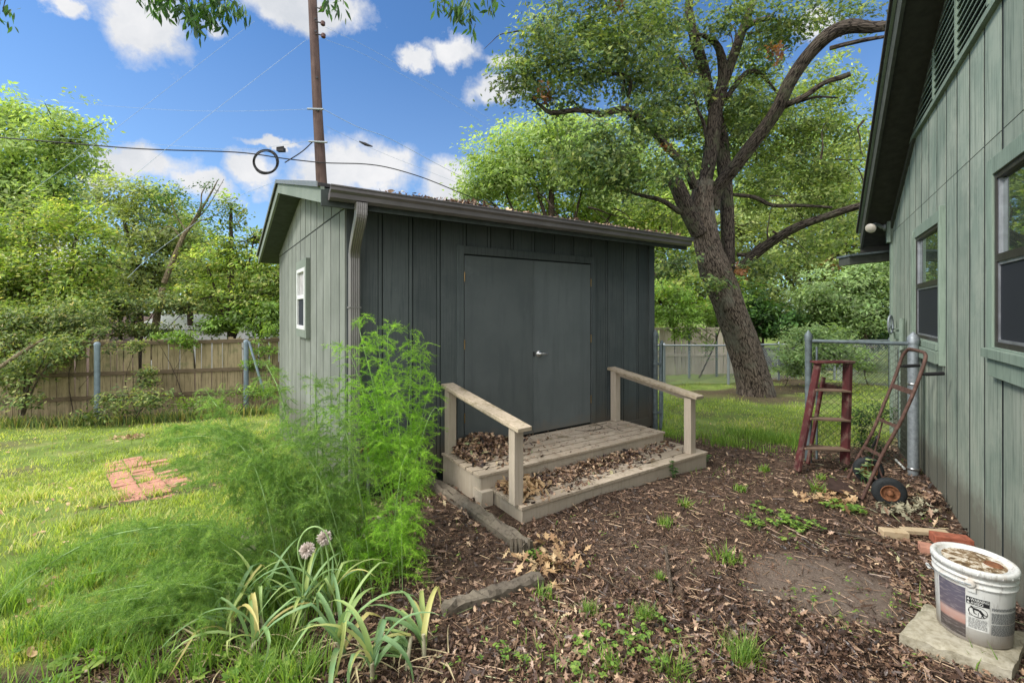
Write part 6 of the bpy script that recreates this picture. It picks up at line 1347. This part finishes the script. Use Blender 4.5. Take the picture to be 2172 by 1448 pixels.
for (u, v, Y, uc, vc) in ((890, 720, 3.8, 900, 850), (925, 800, 3.7, 900, 830), (700, 800, 3.5, 740, 760), (720, 730, 3.55, 760, 720), (800, 690, 3.6, 800, 760), (935, 880, 3.6, 915, 800), (870, 700, 3.9, 880, 760), (760, 830, 3.4, 800, 780), (690, 880, 3.4, 740, 800), (840, 800, 3.3, 840, 850)):
    stA.append((bez(rA+np.random.default_rng(u).normal(0, .05, 3)*(1, 1, 0), P(uc, vc, Y), P(u, v, Y)), .004, .3))
fern('asparagus_fern', 'bright green feathery fern plume standing at the shed corner', rA, stA, 32, .30, 560, 'fern', 3)
rB = G(690, 1255)
stB = [([rB, P(679, 1131, 2.85), P(675, 1078, 2.9), P(670, 890, 2.95), P(668, 801, 2.95)], .010, .35), ([G(787, 1190), P(768, 1072, 2.95), P(751, 992, 2.95), P(735, 920, 3.), P(718, 870, 3.), P(715, 830, 3.)], .008, .3),
       ([G(600, 1235), P(590, 1207, 2.8), P(570, 1090, 2.8), P(540, 990, 2.85), P(500, 930, 2.9)], .008, .3), ([G(640, 1210), P(633, 1145, 2.9), P(600, 1050, 2.9), P(566, 983, 2.95), P(552, 940, 3.)], .007, .3), ([G(690, 1180), P(675, 1074, 3), P(650, 1000, 3.), P(628, 940, 3.)], .007, .3),
       ([G(560, 1180), P(490, 912, 3.3), P(455, 855, 3.4), P(433, 822, 3.4)], .006, .4), ([G(650, 1150), P(604, 874, 3.3), P(571, 784, 3.4), P(552, 765, 3.4)], .006, .3)]
for k in range(24):
    g0 = np.random.default_rng(100+k); u0 = g0.uniform(560, 780); uu = g0.uniform(330, 740); vv = g0.uniform(880, 1120); Y0 = g0.uniform(2.7, 3.4); stB.append((bez(G(u0, g0.uniform(1140, 1260)), P((u0+uu)/2+20, vv-60, Y0), P(uu, vv, Y0)), .003, .25))
fern('asparagus_fern', 'wide airy green fern with long pale stems in the middle of the bed', rB, stB, 36, .32, 600, 'fern_lo', 4)
rC = G(520, 1320)
stC = [([G(600, 1215), P(467, 1122, 2.6), P(316, 1120, 2.5), P(192, 1149, 2.4), P(91, 1204, 2.3), P(5, 1264, 2.2)], .005, .25), ([G(560, 1290), P(448, 1247, 2.35), P(357, 1238, 2.3), P(275, 1245, 2.25), P(154, 1270, 2.2)], .005, .2), ([G(600, 1270), P(500, 1200, 2.5), P(412, 1203, 2.45), P(330, 1225, 2.4), P(234, 1253, 2.35)], .004, .2)]
for k in range(22):
    g0 = np.random.default_rng(200+k); u0 = g0.uniform(430, 620); uu = g0.uniform(30, 480); vv = g0.uniform(1120, 1330); Y0 = 2.35+g0.uniform(-.25, .35)+(1250-vv)*.002; stC.append((bez(G(u0, g0.uniform(1200, 1320)), P((u0+uu)/2+30, vv-50, Y0), P(uu, vv, Y0)), .0025, .2))
fern('asparagus_fern', 'low sprawling dark green fern spreading over the lawn at bottom left', rC, stC, 34, .28, 560, 'fern_lo', 5)
rD = G(880, 1180)
stD = [([G(820, 1260), P(832, 1150, 2.9), P(850, 1000, 3.), P(868, 950, 3.)], .004, .1), ([rD, P(884, 1100, 3.1), P(893, 960, 3.1)], .003, .6)]
for k in range(14):
    g0 = np.random.default_rng(300+k); u0 = g0.uniform(760, 900); uu = u0+g0.uniform(-90, 60); vv = g0.uniform(1010, 1160); Y0 = g0.uniform(2.7, 3.2); stD.append((bez(G(u0, g0.uniform(1180, 1290)), P((u0+uu)/2, vv-50, Y0), P(uu, vv+20, Y0)), .0025, .2))
fern('asparagus_fern', 'drooping green fern at the right side of the bed below the timber', rD, stD, 34, .26, 580, 'fern', 6)
# ------------------------------------------------------------------ small weeds on the soil
def tuft(label, u, v, n, h, seed, w=.006, mat='leaf_weed'):
    g = np.random.default_rng(seed); b = G(u, v); rr = .05*h/.1; x = b[0]+g.normal(0, rr*.7, n); y = b[1]+g.normal(0, rr*.7, n)
    t = thing('grass_tuft', label, 'grass tuft', b, 'grass tufts on the bare soil'); blades('blades', x, y, h*g.uniform(.5, 1.1, n), np.full(n, w), M[mat], g, t, lean=.9); return t
def weed(label, u, v, n, s_, seed, h=.06, mat='leaf_weed', sp=.10):
    g = np.random.default_rng(seed); b = G(u, v); t = thing('weed', label, 'weed', b, 'broad leaved weeds on the bare soil'); pos = []; m = MB()
    for k in range(n):
        c = b+np.array((g.normal(0, sp), g.normal(0, sp), 0)); c[2] = float(gz(c[0], c[1])); tp_ = c+np.array((g.normal(0, .02), g.normal(0, .02), h*g.uniform(.5, 1.3))); m.tube([c, tp_], .0016, 4, cap=False)
        for j in range(5): a = j*1.26+g.random(); pos.append(tp_+np.array((math.cos(a)*s_*.8, math.sin(a)*s_*.8, -g.random()*.01)))
    m.build('stem', M['stem_dk'], t); pos = np.array(pos); R = rotmats(len(pos), np.tile((0, 0, 1.), (len(pos), 1)), .35, g)
    LW = np.array([(-1, 0, 0), (-.4, .5, .08), (.4, .5, .08), (1, 0, -.05), (.4, -.5, .08), (-.4, -.5, .08)]); LWF = np.array([(0, 1, 5), (1, 2, 4), (1, 4, 5), (2, 3, 4)])
    LWF = np.array([(0, 5, 1), (1, 4, 2), (1, 5, 4), (2, 4, 3)]); V, F = instance(LW, LWF, pos, R, s_*g.uniform(.6, 1.1, len(pos))); mesh_np('leaves', V, [F], M[mat], t, {'rnd': np.repeat(g.random(len(pos)), 6), 'shade': np.repeat(g.uniform(.5, 1, len(pos)), 6)})
    return t
TU = [(1412, 1113, 60, .09, 'spiky grass tuft on the soil just right of the lower step'), (1450, 1070, 60, .08, 'grass tuft behind the spiky one, further from the camera'), (1538, 1190, 60, .11, 'bluish grass tuft in the centre of the bare soil'), (1365, 1310, 150, .08, 'fine bright grass tuft right of the golden leaves'),
      (1400, 1228, 90, .05, 'tiny moss like grass tuft at the crooked stick'), (1580, 1400, 220, .12, 'wide grass tuft at the bottom edge right of centre'), (1430, 1430, 120, .11, 'grass tuft cut by the bottom edge near the middle'), (1250, 1300, 110, .07, 'sparse yellow green tuft below the golden leaves'), (1155, 1265, 40, .09, 'small tuft beside the short timber end'),
      (1735, 1045, 60, .10, 'yellow green tuft before the hand truck toe plate'), (1620, 1000, 60, .08, 'tuft between the steps and the red ladder'), (1570, 1040, 80, .07, 'thin yellowish tuft in front of the steps end'), (1300, 1420, 60, .08, 'thin tuft at the bottom edge left of the wide tuft'), (2085, 1420, 10, .12, 'few thin grass blades in front of the concrete paver'), (1740, 1015, 40, .07, 'small tuft at the ladder foot'),
      (390, 1300, 200, .12, 'loose grass clump at lower left under the fern'), (300, 1390, 200, .11, 'loose grass clump near the bottom left corner'), (180, 1330, 160, .10, 'grass clump under the low fern at far left'), (620, 1380, 150, .12, 'grass growing among the strap leaved plants')]
for k, (u, v, n, h, l) in enumerate(TU): tuft(l, u, v, n, h, 400+k, .005 if n > 80 else .009)
WE = [(1650, 1105, 26, .022, 'leafy green weed patch in the middle right of the soil', .12), (1700, 1120, 16, .020, 'leafy weeds at the right end of the weed patch', .07), (1605, 1115, 14, .018, 'small weeds at the left end of the weed patch', .06), (1785, 1078, 12, .028, 'bright weeds below the hand truck toe plate', .07), (1815, 1090, 8, .024, 'bright weeds beside the near tyre', .05),
      (1310, 1370, 24, .016, 'ferny green weeds at bottom centre', .09), (1080, 1390, 12, .014, 'small round leaved weeds at the bottom left of the soil', .08), (1390, 1355, 18, .015, 'clover like weeds behind the wide tuft', .09), (1690, 1260, 6, .012, 'tiny seedlings on the smooth bare patch', .10), (1130, 1190, 5, .022, 'single bright seedling among the golden leaves', .02),
      (500, 1090, 14, .018, 'weeds behind the timber under the fern', .15), (330, 1330, 26, .026, 'leafy weeds at lower left in the fern', .14), (420, 1400, 22, .024, 'leafy weeds left of the strap leaved plants', .12), (560, 1420, 22, .026, 'leafy weeds between the first strap leaved plants', .10), (200, 1410, 22, .026, 'leafy weeds near the bottom left corner', .15), (1230, 1430, 12, .016, 'weeds at the bottom edge left of centre', .08)]
for k, (u, v, n, s_, l, sp) in enumerate(WE): weed(l, u, v, n, s_, 500+k, .05, sp=sp)
weed('upright grey green weed growing through the hand truck frame', 1838, 1030, 9, .035, 560, .20, 'leaf_yuc', .035)
weed('small dark weed at the right end of the lower step', 1495, 985, 10, .022, 561, .10, 'leaf_dark', .03)
weed('small dark weed at the middle of the lower riser', 1425, 1010, 12, .022, 562, .12, 'leaf_dark', .035)

# lawn weeds and rough clumps at lower left
g = np.random.default_rng(77); n = 9000; cx = g.uniform(-3.4, -.9, 90); cy = g.uniform(1.9, 3.6, 90); k = g.integers(0, 90, n); x = cx[k]+g.normal(0, .05, n); y = cy[k]+g.normal(0, .05, n)
o = blades('rough_grass', x, y, g.uniform(.06, .2, n), np.full(n, .007), M['leaf_weed'], g, lean=.7); tag(o, 'long rough grass tangled under the ferns at lower left', 'grass', kind='stuff')
n = 7000; cx = g.uniform(-6.5, -2.2, 120); cy = g.uniform(3.2, 9, 120); k = g.integers(0, 120, n); x = cx[k]+g.normal(0, .07, n); y = cy[k]+g.normal(0, .07, n); kk = ~blocked(x, y); x, y = x[kk], y[kk]
o = blades('lawn_tussocks', x, y, g.uniform(.04, .1, len(x)), np.full(len(x), .011), M['grass'], g, lean=.9); tag(o, 'scattered coarse tussocks in the left lawn', 'grass', kind='stuff')
n = 3000; x = g.uniform(-11, -4, n); y = 9.5+.24*(x+10)+g.normal(0, .18, n); o = blades('fence_weeds', x, y, g.uniform(.08, .3, n), np.full(n, .02), M['leaf_mid'], g, lean=.6); tag(o, 'weedy growth along the foot of the old wooden fence', 'weeds', kind='stuff')
tree('vine', 'thin creeper hanging on the old fence beside the first blue post', F_(160, 10.2), [pb(170, 725, 10.1, 28, 16, .12), pb(230, 740, 10.2, 14, 30, .08), pb(110, 760, 10., 30, 30, .15), pb(180, 700, 10.3, 40, 12, .2)], 'leaf_mid', .042, 170, 13, .08, 34, cat='vine', r0=.012)
tree('vine', 'small creeper tuft on the old fence right of the first blue post', F_(300, 10.35), [pb(290, 735, 10.35, 20, 12, .1), pb(310, 800, 10.3, 20, 26, .1)], 'leaf_mid', .04, 90, 12, .07, 35, cat='vine', r0=.01)

g = np.random.default_rng(91); n = 420; x, y, g = sample_ground(n*3, (560, 2050), 1.8, 6.3, 1.3, 92); kk = (dirt(x, y) > .6) & ~blocked(x, y) & (g.random(len(x)) < .1+.5*ss(0, 1, fnoise(x, y, 1.8, 60))); x, y = x[kk], y[kk]
k = np.repeat(np.arange(len(x)), 5); px = x[k]+g.normal(0, .018, len(k)); py = y[k]+g.normal(0, .018, len(k)); pz = gz(px, py)+.015+.03*g.random(len(k)); R = rotmats(len(k), np.tile((0, 0, 1.), (len(k), 1)), .5, g)
V, F = instance(L2, L2F, np.stack([px, py, pz], 1), R, g.uniform(.006, .016, len(k))); o = mesh_np('seedlings', V, [F], M['leaf_weed'], None, {'rnd': np.repeat(g.random(len(k)), 4), 'shade': np.repeat(g.uniform(.4, 1, len(k)), 4)}); tag(o, 'tiny green seedlings sprinkled through the dead leaves', 'seedlings', kind='stuff')
x, y, g = sample_ground(2600, (600, 2050), 1.9, 6.4, 1.3, 93); kk = (dirt(x, y) > .5) & ~blocked(x, y) & (fnoise(x, y, 2.6, 61) > .75); x, y = x[kk], y[kk]
o = blades('stray_grass', x, y, g.uniform(.03, .09, len(x)), np.full(len(x), .006), M['leaf_weed'], g, lean=1.); tag(o, 'stray thin grass blades coming through the dead leaves', 'grass', kind='stuff')
